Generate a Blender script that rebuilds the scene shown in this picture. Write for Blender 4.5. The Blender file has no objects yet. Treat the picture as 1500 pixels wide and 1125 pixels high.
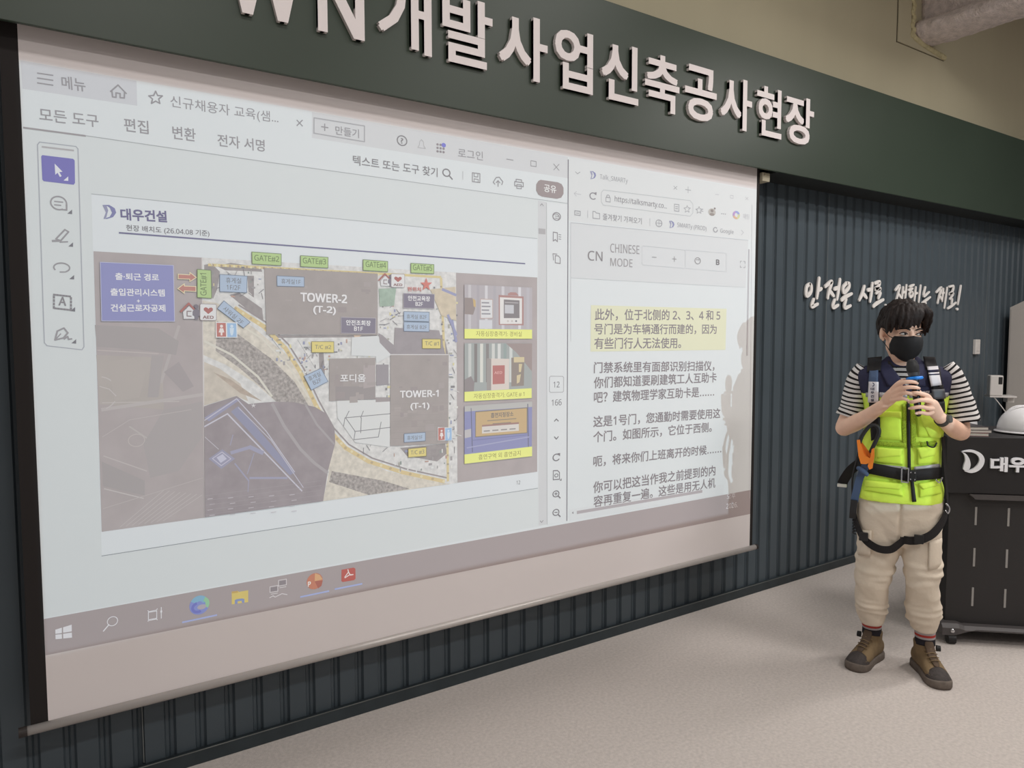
import bpy, bmesh, math, random
from mathutils import Vector, Matrix, noise

S = bpy.context.scene
COL = S.collection
R = math.radians

# ------------------------------------------------------------------ camera
EYE = Vector((0.0, -2.98, 1.657))
YAW, PITCH, ROLL, FPX = R(34.188), R(3.806), R(-0.086), 1080.0
FW = Vector((math.sin(YAW) * math.cos(PITCH), math.cos(YAW) * math.cos(PITCH), -math.sin(PITCH)))
_rt = Vector((math.cos(YAW), -math.sin(YAW), 0.0))
_up = _rt.cross(FW)
RT = _rt * math.cos(ROLL) + _up * math.sin(ROLL)
UP = _up * math.cos(ROLL) - _rt * math.sin(ROLL)
cd = bpy.data.cameras.new('camera')
cd.sensor_fit = 'HORIZONTAL'
cd.sensor_width = 36.0
cd.lens = FPX * 36.0 / 1500.0
cd.clip_start = 0.05
cam = bpy.data.objects.new('camera', cd)
COL.objects.link(cam)
cam.matrix_world = Matrix(((RT.x, UP.x, -FW.x, EYE.x), (RT.y, UP.y, -FW.y, EYE.y), (RT.z, UP.z, -FW.z, EYE.z), (0, 0, 0, 1)))
S.camera = cam

# ------------------------------------------------------------------ view transform, world, lights
S.view_settings.view_transform = 'Standard'
S.view_settings.look = 'None'
S.view_settings.gamma = 1.0
S.view_settings.use_curve_mapping = False
S.view_settings.exposure = 0.0

W = bpy.data.worlds.new('room_ambient')
S.world = W
W.use_nodes = True
W.node_tree.nodes['Background'].inputs[0].default_value = (1.0, 0.95, 0.925, 1)
W.node_tree.nodes['Background'].inputs[1].default_value = 0.19


def area(name, loc, sx, sy, power, col=(1, 0.965, 0.935)):
    l = bpy.data.lights.new(name, 'AREA')
    l.shape = 'RECTANGLE'
    l.size, l.size_y, l.energy, l.color = sx, sy, power, col
    o = bpy.data.objects.new(name, l)
    o.location = loc
    COL.objects.link(o)
    return o


for lx, ly, lz, pw in ((0.6, -2.1, 4.38, 27), (3.4, -2.1, 4.38, 27), (6.4, -2.4, 4.38, 20), (5.2, -2.0, 3.7, 44), (0.6, -4.6, 4.38, 52), (4.0, -4.6, 4.38, 70), (7.4, -4.6, 4.38, 32), (0.2, -7.2, 4.38, 30), (3.6, -7.2, 4.38, 32)):  # overhead strips, plus a lower one added to brighten the floor
    area('strip_or_fill_lamp', (lx, ly, lz), 1.25, 0.3, pw)

# the data projector: a small bright source whose gate lets a rectangle through
PROJ = Vector((2.66, -7.9, 2.29))
PX0, PX1, PZ0, PZ1, PY = 0.055, 3.666, 0.604, 2.517, -0.152
pl = bpy.data.lights.new('data_projector_lamp', 'SPOT')
pl.energy = 690
pl.spot_size = R(60)
pl.spot_blend = 0.0
pl.shadow_soft_size = 0.012
pl.color = (0.63, 0.87, 1.0)
po = bpy.data.objects.new('data_projector_lamp', pl)
po.location = PROJ
po.rotation_euler = (R(90), 0, 0)
COL.objects.link(po)
pl.use_nodes = True
nt = pl.node_tree
em = nt.nodes['Emission']
geo = nt.nodes.new('ShaderNodeNewGeometry')
sep = nt.nodes.new('ShaderNodeSeparateXYZ')
nt.links.new(geo.outputs['Incoming'], sep.inputs[0])


def M(op, a, b):
    n = nt.nodes.new('ShaderNodeMath')
    n.operation = op
    for i, s in enumerate((a, b)):
        if isinstance(s, (int, float)):
            n.inputs[i].default_value = s
        else:
            nt.links.new(s, n.inputs[i])
    return n.outputs[0]


tx = M('DIVIDE', sep.outputs[0], sep.outputs[1])
tz = M('DIVIDE', sep.outputs[2], sep.outputs[1])
dpy = PY - PROJ.y
g = M('MULTIPLY', M('GREATER_THAN', tx, (PX0 - PROJ.x) / dpy), M('LESS_THAN', tx, (PX1 - PROJ.x) / dpy))
g = M('MULTIPLY', g, M('MULTIPLY', M('GREATER_THAN', tz, (PZ0 - PROJ.z) / dpy), M('LESS_THAN', tz, (PZ1 - PROJ.z) / dpy)))
# the optics spread the light evenly over a flat screen
ev = M('POWER', M('ADD', 1.0, M('ADD', M('MULTIPLY', tx, tx), M('MULTIPLY', tz, tz))), 1.5)
nt.links.new(M('MULTIPLY', g, ev), em.inputs['Strength'])


# ------------------------------------------------------------------ sight lines: a spot of the photograph on a known plane
def ray(u, v):
    return FW + RT * ((u - 750.0) / FPX) - UP * ((v - 562.5) / FPX)


def at_y(u, v, y):
    d = ray(u, v)
    return EYE + d * ((y - EYE.y) / d.y)


def at_z(u, v, z=0.0):
    d = ray(u, v)
    return EYE + d * ((z - EYE.z) / d.z)


def at_plane(u, v, P, n):
    d = ray(u, v)
    return EYE + d * ((P - EYE).dot(n) / d.dot(n))


# ------------------------------------------------------------------ materials
def lin(c):
    c = c / 255.0
    return c / 12.92 if c <= 0.04045 else ((c + 0.055) / 1.055) ** 2.4


def lin3(c):
    return (lin(c[0]), lin(c[1]), lin(c[2]))


_mats = {}


def mat(name, rgb, rough=0.6, metal=0.0, var=0.0, vscale=8.0, bump=0.0, bscale=60.0, stretch=(1, 1, 1), spec=0.4, alb=None):
    if name in _mats:
        return _mats[name]
    m = bpy.data.materials.new(name)
    m.use_nodes = True
    t = m.node_tree
    b = t.nodes['Principled BSDF']
    c = alb if alb else lin3(rgb)
    b.inputs['Base Color'].default_value = (*c, 1)
    b.inputs['Roughness'].default_value = rough
    b.inputs['Metallic'].default_value = metal
    b.inputs['Specular IOR Level'].default_value = spec
    if var or bump:
        tc = t.nodes.new('ShaderNodeTexCoord')
        mp = t.nodes.new('ShaderNodeMapping')
        mp.inputs['Scale'].default_value = stretch
        t.links.new(tc.outputs['Object'], mp.inputs[0])
        if var:
            n = t.nodes.new('ShaderNodeTexNoise')
            n.inputs['Scale'].default_value = vscale
            n.inputs['Detail'].default_value = 5
            t.links.new(mp.outputs[0], n.inputs['Vector'])
            r = t.nodes.new('ShaderNodeMapRange')
            r.inputs['From Min'].default_value = 0.3
            r.inputs['From Max'].default_value = 0.7
            r.inputs['To Min'].default_value = 1 - var
            r.inputs['To Max'].default_value = 1 + var
            t.links.new(n.outputs['Fac'], r.inputs['Value'])
            mx = t.nodes.new('ShaderNodeVectorMath')
            mx.operation = 'SCALE'
            mx.inputs[0].default_value = c
            t.links.new(r.outputs[0], mx.inputs['Scale'])
            t.links.new(mx.outputs[0], b.inputs['Base Color'])
        if bump:
            n2 = t.nodes.new('ShaderNodeTexNoise')
            n2.inputs['Scale'].default_value = bscale
            n2.inputs['Detail'].default_value = 4
            t.links.new(mp.outputs[0], n2.inputs['Vector'])
            bp = t.nodes.new('ShaderNodeBump')
            bp.inputs['Strength'].default_value = bump
            bp.inputs['Distance'].default_value = 0.01
            t.links.new(n2.outputs['Fac'], bp.inputs['Height'])
            t.links.new(bp.outputs[0], b.inputs['Normal'])
    _mats[name] = m
    return m


def band_mat(name, stops, rough=0.85, period=1.0):
    """colour bands along the mesh's own 't' attribute; stops = [(position, rgb)] over one period"""
    if name in _mats:
        return _mats[name]
    m = bpy.data.materials.new(name)
    m.use_nodes = True
    t = m.node_tree
    b = t.nodes['Principled BSDF']
    b.inputs['Roughness'].default_value = rough
    b.inputs['Specular IOR Level'].default_value = 0.2
    a = t.nodes.new('ShaderNodeAttribute')
    a.attribute_name = 't'
    d = t.nodes.new('ShaderNodeMath')
    d.operation = 'DIVIDE'
    d.inputs[1].default_value = period
    t.links.new(a.outputs['Fac'], d.inputs[0])
    f = t.nodes.new('ShaderNodeMath')
    f.operation = 'FRACT'
    t.links.new(d.outputs[0], f.inputs[0])
    r = t.nodes.new('ShaderNodeValToRGB')
    r.color_ramp.interpolation = 'CONSTANT'
    els = r.color_ramp.elements
    while len(els) < len(stops):
        els.new(0.5)
    for e, (p, c) in zip(els, stops):
        e.position = p
        e.color = (*lin3(c), 1)
    t.links.new(f.outputs[0], r.inputs[0])
    t.links.new(r.outputs[0], b.inputs['Base Color'])
    _mats[name] = m
    return m


# ------------------------------------------------------------------ object helpers
def link(name, me, parent=None, mats=(), smooth=False):
    o = bpy.data.objects.new(name, me)
    COL.objects.link(o)
    if parent is not None:
        o.parent = parent
    for m in mats:
        me.materials.append(m)
    if smooth:
        for p in me.polygons:
            p.use_smooth = True
    return o


def obj(name, bm, m, parent=None, smooth=False):
    me = bpy.data.meshes.new(name)
    bmesh.ops.recalc_face_normals(bm, faces=bm.faces)
    bm.to_mesh(me)
    bm.free()
    return link(name, me, parent, m if isinstance(m, (list, tuple)) else (m,), smooth)


def thing(name, label, cat, loc=(0, 0, 0), rz=0.0, group=None):
    o = bpy.data.objects.new(name, None)
    COL.objects.link(o)
    o.location = loc
    o.rotation_euler = (0, 0, rz)
    o.empty_display_size = 0.05
    o['label'] = label
    o['category'] = cat
    if group:
        o['group'] = group
    return o


def part(name, parent, label=None):
    o = bpy.data.objects.new(name, None)
    COL.objects.link(o)
    o.parent = parent
    o.empty_display_size = 0.02
    if label:
        o['label'] = label
    return o


def tag(o, label, cat, group=None):
    o['label'] = label
    o['category'] = cat
    if group:
        o['group'] = group
    return o


def struct(o):
    o['kind'] = 'structure'
    return o


def box(bm, x0, x1, y0, y1, z0, z1, bev=0.0, mi=0, M4=None):
    r = bmesh.ops.create_cube(bm, size=1.0)
    vs = r['verts']
    for v in vs:
        v.co = Vector((x0 + (v.co.x + .5) * (x1 - x0), y0 + (v.co.y + .5) * (y1 - y0), z0 + (v.co.z + .5) * (z1 - z0)))
    fs = list({f for v in vs for f in v.link_faces})
    if bev:
        es = list({e for v in vs for e in v.link_edges})
        q = bmesh.ops.bevel(bm, geom=es, offset=bev, segments=2, affect='EDGES', profile=0.5)
        fs = list({f for f in q['faces']} | {f for f in fs if f.is_valid})
        vs = list({v for f in fs for v in f.verts})
    for f in fs:
        f.material_index = mi
    if M4 is not None:
        bmesh.ops.transform(bm, matrix=M4, verts=vs)
    return vs


def cyl(bm, p0, p1, r0, r1=None, n=24, mi=0):
    p0, p1 = Vector(p0), Vector(p1)
    r1 = r0 if r1 is None else r1
    ax = (p1 - p0).normalized()
    a = ax.orthogonal().normalized()
    b = ax.cross(a)
    A, B = [], []
    for i in range(n):
        t = 2 * math.pi * i / n
        d = a * math.cos(t) + b * math.sin(t)
        A.append(bm.verts.new(p0 + d * r0))
        B.append(bm.verts.new(p1 + d * r1))
    fs = [bm.faces.new((A[i], A[(i + 1) % n], B[(i + 1) % n], B[i])) for i in range(n)]
    fs.append(bm.faces.new(A[::-1]))
    fs.append(bm.faces.new(B))
    for f in fs:
        f.material_index = mi


def loft(bm, rings, cap=True, mi=0):
    vr = [[bm.verts.new(p) for p in r] for r in rings]
    n = len(vr[0])
    for a, b in zip(vr, vr[1:]):
        for i in range(n):
            bm.faces.new((a[i], a[(i + 1) % n], b[(i + 1) % n], b[i])).material_index = mi
    if cap:
        bm.faces.new(vr[0][::-1]).material_index = mi
        bm.faces.new(vr[-1]).material_index = mi
    return vr


def spline(pts, k=6):
    """Catmull-Rom through points (any dimension as Vectors)"""
    if len(pts) < 3:
        return [pts[0].lerp(pts[-1], i / k) for i in range(k + 1)]
    P = [pts[0] * 2 - pts[1]] + list(pts) + [pts[-1] * 2 - pts[-2]]
    out = []
    for i in range(1, len(P) - 2):
        a, b, c, d = P[i - 1], P[i], P[i + 1], P[i + 2]
        for j in range(k):
            t = j / k
            out.append(0.5 * ((2 * b) + (c - a) * t + (2 * a - 5 * b + 4 * c - d) * t * t + (3 * b - a - 3 * c + d) * t ** 3))
    out.append(pts[-1].copy())
    return out


def tube(bm, pts, radii, n=14, k=5, flat=1.0, side=None, caps=True, mi=0, tattr=None, round_cap=True):
    """tapered tube along a spline; flat squeezes it along the direction 'side'"""
    Q = spline([Vector((*p, r)) for p, r in zip([tuple(p) for p in pts], radii)], k)
    C = [Vector(q[:3]) for q in Q]
    rr = [max(q[3], 1e-4) for q in Q]
    tan = [(C[min(i + 1, len(C) - 1)] - C[max(i - 1, 0)]).normalized() for i in range(len(C))]
    a = Vector(side) if side is not None else tan[0].orthogonal()
    rings, dist = [], []
    s = 0.0
    seq = []
    if caps and round_cap:
        for q in (0.15, 0.55, 0.85):
            seq.append((C[0] - tan[0] * rr[0] * math.sqrt(1 - q * q), rr[0] * q, tan[0]))
    for c, r, t in zip(C, rr, tan):
        seq.append((c, r, t))
    if caps and round_cap:
        for q in (0.85, 0.55, 0.15):
            seq.append((C[-1] + tan[-1] * rr[-1] * math.sqrt(1 - q * q), rr[-1] * q, tan[-1]))
    for i, (c, r, t) in enumerate(seq):
        a = (a - t * a.dot(t)).normalized()
        b = t.cross(a)
        rings.append([c + a * math.cos(2 * math.pi * j / n) * r * flat + b * math.sin(2 * math.pi * j / n) * r for j in range(n)])
        if i:
            s += (c - seq[i - 1][0]).length
        dist.append(s)
    if tattr is not None:
        lay = bm.verts.layers.float.get('t') or bm.verts.layers.float.new('t')
    vr = loft(bm, rings, cap=caps, mi=mi)
    if tattr is not None:
        for r, d in zip(vr, dist):
            for v in r:
                v[lay] = d + tattr
    return vr


def ellipsoid(bm, c, r, M4=None, nu=24, nv=14):
    q = bmesh.ops.create_uvsphere(bm, u_segments=nu, v_segments=nv, radius=1.0)
    for v in q['verts']:
        v.co = Vector((v.co.x * r[0], v.co.y * r[1], v.co.z * r[2])) + Vector(c)
        if M4 is not None:
            v.co = M4 @ v.co
    return q['verts']


def fuse(bm, voxel, smooth=4, fac=0.5):
    """closed overlapping pieces -> one continuous skin"""
    me = bpy.data.meshes.new('tmp')
    bmesh.ops.recalc_face_normals(bm, faces=bm.faces)
    bm.to_mesh(me)
    bm.free()
    o = bpy.data.objects.new('tmp', me)
    COL.objects.link(o)
    r = o.modifiers.new('r', 'REMESH')
    r.mode = 'VOXEL'
    r.voxel_size = voxel
    r.adaptivity = 0
    if smooth:
        s = o.modifiers.new('s', 'SMOOTH')
        s.factor = fac
        s.iterations = smooth
    dg = bpy.context.evaluated_depsgraph_get()
    out = bpy.data.meshes.new_from_object(o.evaluated_get(dg), depsgraph=dg)
    bpy.data.objects.remove(o)
    bpy.data.meshes.remove(me)
    b2 = bmesh.new()
    b2.from_mesh(out)
    bpy.data.meshes.remove(out)
    return b2


# ------------------------------------------------------------------ lettering
_tc = bpy.data.curves.new('lettering_source', 'FONT')
_tobj = bpy.data.objects.new('lettering_source', _tc)
COL.objects.link(_tobj)
_glyphs = {}


def sans(s):
    """plain latin letters and digits through the sans-serif alphabet, which looks like the lettering in the photograph"""
    out = ''
    for ch in s:
        o = ord(ch)
        if 65 <= o <= 90:
            out += chr(0x1D5A0 + o - 65)
        elif 97 <= o <= 122:
            out += chr(0x1D5BA + o - 97)
        elif 48 <= o <= 57:
            out += chr(0x1D7E2 + o - 48)
        else:
            out += ch
    return out



def glyphs(body, bold=0.0, depth=0.0, res=3, bevel=0.0):
    k = (body, bold, depth, bevel)
    if k not in _glyphs:
        _tc.body = sans(body)
        _tc.offset = bold
        _tc.extrude = depth
        _tc.bevel_depth = bevel
        _tc.bevel_resolution = 1
        _tc.resolution_u = res
        dg = bpy.context.evaluated_depsgraph_get()
        dg.update()
        me = bpy.data.meshes.new_from_object(_tobj.evaluated_get(dg), depsgraph=dg)
        vs = [v.co.copy() for v in me.vertices]
        fs = [tuple(p.vertices) for p in me.polygons]
        bpy.data.meshes.remove(me)
        _glyphs[k] = (vs, fs, min(v.x for v in vs), max(v.x for v in vs), min(v.y for v in vs), max(v.y for v in vs))
    return _glyphs[k]


def stamp(bm, body, org, ex, ey, ez, width, height, bold=0.0, depth=0.0, mi=0, bevel=0.0):
    """lettering fitted into width x height with its lower left corner at org"""
    vs, fs, x0, x1, y0, y1 = glyphs(body, 0.0, depth, bevel=bevel)
    sx, sy = (width - 0.0) / (x1 - x0 + 2 * bold), height / (y1 - y0 + 2 * bold)
    offs = [(0, 0)] if not bold else [(-1, -1), (1, -1), (1, 1), (-1, 1)] + ([(0, 0)] if bold > 0.012 else [])
    for k, (dx, dy) in enumerate(offs):
        nv = [bm.verts.new(org + ex * ((v.x - x0 + bold * (1 + dx)) * sx) + ey * ((v.y - y0 + bold * (1 + dy)) * sy) + ez * (v.z + 1.5e-6 * k)) for v in vs]
        for f in fs:
            bm.faces.new([nv[i] for i in f]).material_index = mi
# ================================================================== THE SETTING
m_floor = mat('carpet_tile', (206, 197, 191), 0.95, var=0.10, vscale=70, bump=0.5, bscale=300, spec=0.1)
m_clad = mat('dark_teal_steel_cladding', (76, 86, 93), 0.42, var=0.06, vscale=3, spec=0.42)
m_joint = mat('cladding_joint', (112, 116, 116), 0.5)
m_beige = mat('beige_wall_panel', (190, 182, 156), 0.8, var=0.05, vscale=1.5, bump=0.08, bscale=120, stretch=(1, 1, 0.05), spec=0.2)
m_ceil = mat('ceiling_board', (176, 172, 164), 0.9)
m_trim = mat('dark_base_flashing', (48, 56, 60), 0.45, var=0.15, vscale=12)
m_edge = mat('worn_flashing_edge', (108, 110, 108), 0.5, var=0.35, vscale=5)

bm = bmesh.new()
box(bm, -3.0, 10.0, -10.0, 0.03, -0.08, 0.0)
struct(obj('floor', bm, m_floor))

# corrugated cladding, one profile swept upward
GX0, GP, GW, GS, GD = 0.645, 0.1091, 0.042, 0.007, 0.014
bm = bmesh.new()
prof = [(-3.0, 0.0)]
i0 = int((-3.0 - GX0) / GP) + 1
for i in range(i0, int((10.0 - GX0) / GP)):
    x = GX0 + i * GP
    prof += [(x, 0.0), (x + GS, GD), (x + GW * 0.42, GD), (x + GW * 0.5, GD - 0.004), (x + GW * 0.58, GD), (x + GW - GS, GD), (x + GW, 0.0)]
prof.append((10.0, 0.0))
a = [bm.verts.new((x, y, 0.0)) for x, y in prof]
b = [bm.verts.new((x, y, 2.72)) for x, y in prof]
for i in range(len(a) - 1):
    bm.faces.new((a[i], a[i + 1], b[i + 1], b[i]))
c = [bm.verts.new((x, 0.06, z)) for x, z in ((-3.0, 0.0), (10.0, 0.0), (10.0, 2.72), (-3.0, 2.72))]
bm.faces.new(c)
for xj in (0.352, 4.62, 6.96, 8.2):
    box(bm, xj, xj + 0.0035, -0.0012, 0.006, 0.06, 2.6, mi=1)
struct(obj('wall_front', bm, [m_clad, m_joint]))

bm = bmesh.new()
box(bm, -3.0, 10.0, 0.0, 0.06, 2.72, 4.6)
struct(obj('wall_upper', bm, m_beige))

bm = bmesh.new()
box(bm, -3.0, 10.0, -0.022, -0.0005, 0.0, 0.056, bev=0.002)
box(bm, -3.0, 10.0, -0.0228, -0.020, 0.053, 0.0565, mi=1)
struct(obj('baseboard_front', bm, [m_trim, m_edge]))

bm = bmesh.new()
box(bm, -3.0, 10.0, -10.0, 0.06, 4.6, 4.7)
struct(obj('ceiling', bm, m_ceil))

bm = bmesh.new()
box(bm, 9.3, 9.36, -10.0, 0.0, 0.0, 4.6)
struct(obj('wall_right_unseen', bm, m_clad))  # unseen end wall, added dark to dim reflections in the cladding

# steel beam with sprayed fireproofing, running out of the wall over the room
m_spray = mat('sprayed_fireproofing', (226, 214, 211), 1.0, var=0.16, vscale=26, bump=1.0, bscale=95, spec=0.05)
bm = bmesh.new()


def fuzzy_ring(y, cx, cz, rx, rz, n=48):
    out = []
    for i in range(n):
        t = 2 * math.pi * i / n
        p = Vector((cx + rx * math.cos(t), y, cz + rz * math.sin(t)))
        k = 1 + 0.09 * noise.noise(p * 11) + 0.06 * noise.noise(p * 37)
        out.append(Vector((cx + rx * math.cos(t) * k, y, cz + rz * math.sin(t) * k)))
    return out


loft(bm, [fuzzy_ring(0.0 - j * 0.03, 5.80, 3.915, 0.175, 0.085) for j in range(150)])
loft(bm, [fuzzy_ring(0.0 - j * 0.03, 5.80, 4.18, 0.075, 0.26) for j in range(150)])
loft(bm, [fuzzy_ring(0.0 - j * 0.03, 5.80, 4.47, 0.19, 0.09) for j in range(150)])
struct(obj('ceiling_beam', bm, m_spray, smooth=True))

m_foam = mat('pale_yellow_foam_sealant', (196, 186, 148), 0.9, var=0.12, vscale=30, bump=0.6, bscale=60)
m_gap = mat('dark_joint_gap', (92, 85, 72), 0.9)
bm = bmesh.new()
box(bm, 5.40, 5.575, -0.012, -0.0005, 3.775, 4.55, bev=0.003)
box(bm, 5.575, 6.08, -0.012, -0.0005, 3.775, 3.845, bev=0.003)
box(bm, 5.395, 5.40, -0.004, -0.0005, 3.77, 4.55, mi=2)
box(bm, 5.393, 6.08, -0.004, -0.0005, 3.7725, 3.775, mi=2)
for k in range(16):
    t = k / 15
    p = Vector((5.60 + 0.46 * t, -0.012, 3.86 - 0.065 * t ** 0.6))
    q = ellipsoid(bm, p, (0.03 + 0.012 * random.Random(k).random(), 0.015, 0.022), nu=10, nv=6)
    for v in q:
        for f in v.link_faces:
            f.material_index = 1
for k in range(9):
    p = Vector((5.598 + 0.012 * math.sin(k * 2.1), -0.012, 3.87 + 0.03 * k))
    q = ellipsoid(bm, p, (0.026, 0.013, 0.026), nu=10, nv=6)
    for v in q:
        for f in v.link_faces:
            f.material_index = 1
struct(obj('trim_1', bm, [m_beige, m_foam, m_gap]))

# ================================================================== SIGN FASCIA
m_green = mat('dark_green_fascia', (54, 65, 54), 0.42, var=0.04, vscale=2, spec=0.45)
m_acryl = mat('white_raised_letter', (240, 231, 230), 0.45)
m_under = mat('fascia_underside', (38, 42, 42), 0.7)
t = thing('sign_fascia', 'long dark green sign board with raised white Korean letters above the projection screen', 'sign', (3.0, -0.22, 2.61))
bm = bmesh.new()
box(bm, -6.0, 7.0, 0.0, 0.016, 0.0, 0.645, bev=0.002)
box(bm, -6.0, 7.0, 0.016, 0.218, 0.627, 0.645)
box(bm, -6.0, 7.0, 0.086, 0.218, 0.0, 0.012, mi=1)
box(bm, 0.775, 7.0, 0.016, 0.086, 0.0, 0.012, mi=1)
obj('board', bm, [m_green, m_under], t)
_sign = [('W', 0.80, .24), ('N', 1.085, .19)] + [(c, 1.352 + 0.2868 * i + (0.003 if i else 0), .245) for i, c in enumerate('개발사업신축공사현장')]
for ch, cx, w in [('T', 0.30, .2), ('O', 0.53, .22)] + _sign:
    if ch in 'TO':
        continue
    wd = {'W': .27, 'N': .185, '개': .235, '발': .245, '사': .262, '업': .225, '신': .24, '축': .245, '공': .245, '현': .225, '장': .275}[ch]
    bm = bmesh.new()
    stamp(bm, ch, Vector((cx - 3.0 - wd / 2, -0.0095, 0.180)), Vector((1, 0, 0)), Vector((0, 0, 1)), Vector((0, -1, 0)), wd, 0.277 if ch not in 'WN' else 0.25, bold=0.019, depth=0.009)
    obj('letter', bm, m_acryl, t)

# ================================================================== HAND-LETTERED SLOGAN ON THE CLADDING
m_slog = mat('silver_white_slogan_letter', (240, 236, 232), 0.4)
t = thing('wall_slogan', 'pale handwritten Korean slogan in raised letters on the dark wall behind the presenter', 'lettering', (5.4, -0.002, 1.9))
_str = {
    0: [[(100, 215), (72, 240), (66, 300), (78, 318), (108, 285), (112, 235), (98, 213)], [(182, 158), (172, 260), (160, 345)], [(172, 270), (205, 255)],
        [(135, 345), (120, 390), (122, 415), (172, 390)]],
    1: [[(232, 240), (280, 200), (290, 205), (265, 290), (255, 345)], [(268, 270), (312, 325)], [(312, 262), (350, 245)], [(365, 170), (352, 270), (338, 355)],
        [(320, 350), (303, 400), (310, 422), (352, 400)]],
    2: [[(425, 205), (395, 240), (392, 275), (405, 288), (440, 250), (445, 215), (428, 205)], [(375, 360), (410, 330), (470, 300)], [(420, 345), (405, 400), (412, 425), (460, 405)]],
    3: [[(580, 230), (560, 300), (532, 362)], [(562, 295), (600, 340)], [(605, 270), (640, 262)], [(650, 205), (640, 300), (628, 375)]],
    4: [[(668, 210), (712, 198), (700, 240), (675, 262), (720, 258), (680, 300)], [(722, 290), (700, 345)], [(655, 415), (690, 385), (748, 352)]],
    5: [[(850, 272), (880, 235), (890, 240), (870, 320), (858, 360)], [(876, 300), (905, 340)], [(920, 240), (908, 350)], [(915, 290), (938, 285)], [(950, 222), (936, 360)]],
    6: [[(975, 240), (1015, 222)], [(965, 270), (1005, 255)], [(990, 275), (975, 305), (985, 330), (1005, 310), (1000, 280)], [(1032, 240), (1018, 370)], [(1022, 300), (1046, 295)],
        [(1075, 225), (1055, 385)]],
    7: [[(1115, 240), (1100, 322), (1150, 285)], [(1085, 385), (1160, 330)], [(1120, 380), (1112, 420), (1130, 440), (1148, 430)]],
    8: [[(1210, 290), (1250, 250), (1255, 260), (1235, 330), (1222, 388)], [(1240, 320), (1262, 360)], [(1258, 300), (1280, 292)], [(1275, 255), (1262, 370)], [(1308, 245), (1282, 430)]],
    9: [[(1322, 240), (1362, 235), (1352, 285), (1326, 305), (1362, 300), (1330, 350)], [(1352, 345), (1345, 395)], [(1310, 432), (1345, 410), (1385, 378)]],
    10: [[(1428, 228), (1400, 398)], [(1388, 436), (1402, 436)]],
}


def ribbon(bm, pts, w, d0, d1):
    """brush stroke: tapered flat bar with rounded ends, standing off the wall"""
    P = spline([Vector((p[0], p[1], 0)) for p in pts], 5)
    L, Rr = [], []
    n = len(P)
    for i, p in enumerate(P):
        tg = (P[min(i + 1, n - 1)] - P[max(i - 1, 0)])
        tg = tg.normalized() if tg.length else Vector((1, 0, 0))
        nn = Vector((-tg.y, tg.x, 0))
        f = i / (n - 1)
        ww = w * (0.62 + 0.38 * math.sin(math.pi * min(1, max(0, f * 0.8 + 0.16))))
        L.append(p + nn * ww)
        Rr.append(p - nn * ww)
    e0 = P[0] - (P[1] - P[0]).normalized() * w * 0.5
    e1 = P[-1] + (P[-1] - P[-2]).normalized() * w * 0.5
    out = [e0] + L + [e1] + Rr[::-1]
    A = [bm.verts.new((q.x, d0, q.y)) for q in out]
    B = [bm.verts.new((q.x, d1, q.y)) for q in out]
    m = len(out)
    for i in range(m):
        bm.faces.new((A[i], B[i], B[(i + 1) % m], A[(i + 1) % m]))
    h = len(L)
    for V in (A, B):
        bm.faces.new((V[0], V[1], V[-1]))
        for i in range(h - 1):
            bm.faces.new((V[1 + i], V[2 + i], V[-2 - i], V[-1 - i]))
        bm.faces.new((V[h], V[h + 1], V[h + 2]))


for k, strokes in _str.items():
    bm = bmesh.new()
    for j, s in enumerate(strokes):
        q = [at_y(1170 + X / 6.0, 380 + Y / 6.0, -0.012) for X, Y in s]
        ribbon(bm, [(p.x - 5.4, p.z - 1.9) for p in q], 0.0105 + 0.004 * (k < 5), -0.002 - 0.0002 * j, -0.012 + 0.0003 * j)
    obj('letter' if k < 10 else 'exclamation_mark', bm, m_slog, t)
# comma after the second word
bm = bmesh.new()
q = [at_y(1170 + X / 6.0, 380 + Y / 6.0, -0.012) for X, Y in ((762, 398), (772, 410), (764, 424))]
ribbon(bm, [(p.x - 5.4, p.z - 1.9) for p in q], 0.009, -0.002, -0.012)
obj('comma', bm, m_slog, t)
# ================================================================== PROJECTION SCREEN
SY = -0.15
m_fabric = mat('white_screen_fabric', (220, 214, 212), 0.9, var=0.012, vscale=2, spec=0.05, alb=(0.80, 0.745, 0.738))
m_black = mat('black_screen_border', (34, 29, 28), 0.8)
m_bar = mat('satin_aluminium_bar', (196, 190, 186), 0.35, metal=0.25)
m_cap = mat('dark_bar_end_cap', (52, 46, 44), 0.6)
m_case = mat('ivory_screen_case_end', (190, 182, 158), 0.6)
scr = thing('projection_screen', 'large pull-down projection screen showing a computer desktop with a site map and Chinese text', 'projection screen', (1.92, SY, 0.31))


def sobj(name, bm, m, parent, smooth=False):
    bmesh.ops.translate(bm, verts=bm.verts, vec=Vector((-1.92, -SY, -0.31)))
    return obj(name, bm, m, parent, smooth)


bm = bmesh.new()
box(bm, 0.056, 3.663, SY, SY + 0.002, 0.371, 2.70)
sobj('fabric', bm, m_fabric, scr)
bm = bmesh.new()
bm2 = bmesh.new()
for bmx, x0, x1, lean in ((bm, 0.007, 0.056, 0.0), (bm2, 3.663, 3.688, 0.0)):
    box(bmx, x0, x1, SY, SY + 0.002, 0.371, 2.70)
sobj('border_strip', bm, m_black, scr)
sobj('border_strip', bm2, m_black, scr)
bm = bmesh.new()
cyl(bm, (-0.005, SY - 0.004, 0.364), (3.710, SY - 0.004, 0.364), 0.0155, n=20)
bar = sobj('bottom_bar', bm, m_bar, scr, True)
for x0, x1 in ((-0.027, -0.003), (3.708, 3.725)):
    bm = bmesh.new()
    cyl(bm, (x0, SY - 0.004, 0.364), (x1, SY - 0.004, 0.364), 0.0165, n=20)
    sobj('end_cap', bm, m_cap, bar)
bm = bmesh.new()
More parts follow.
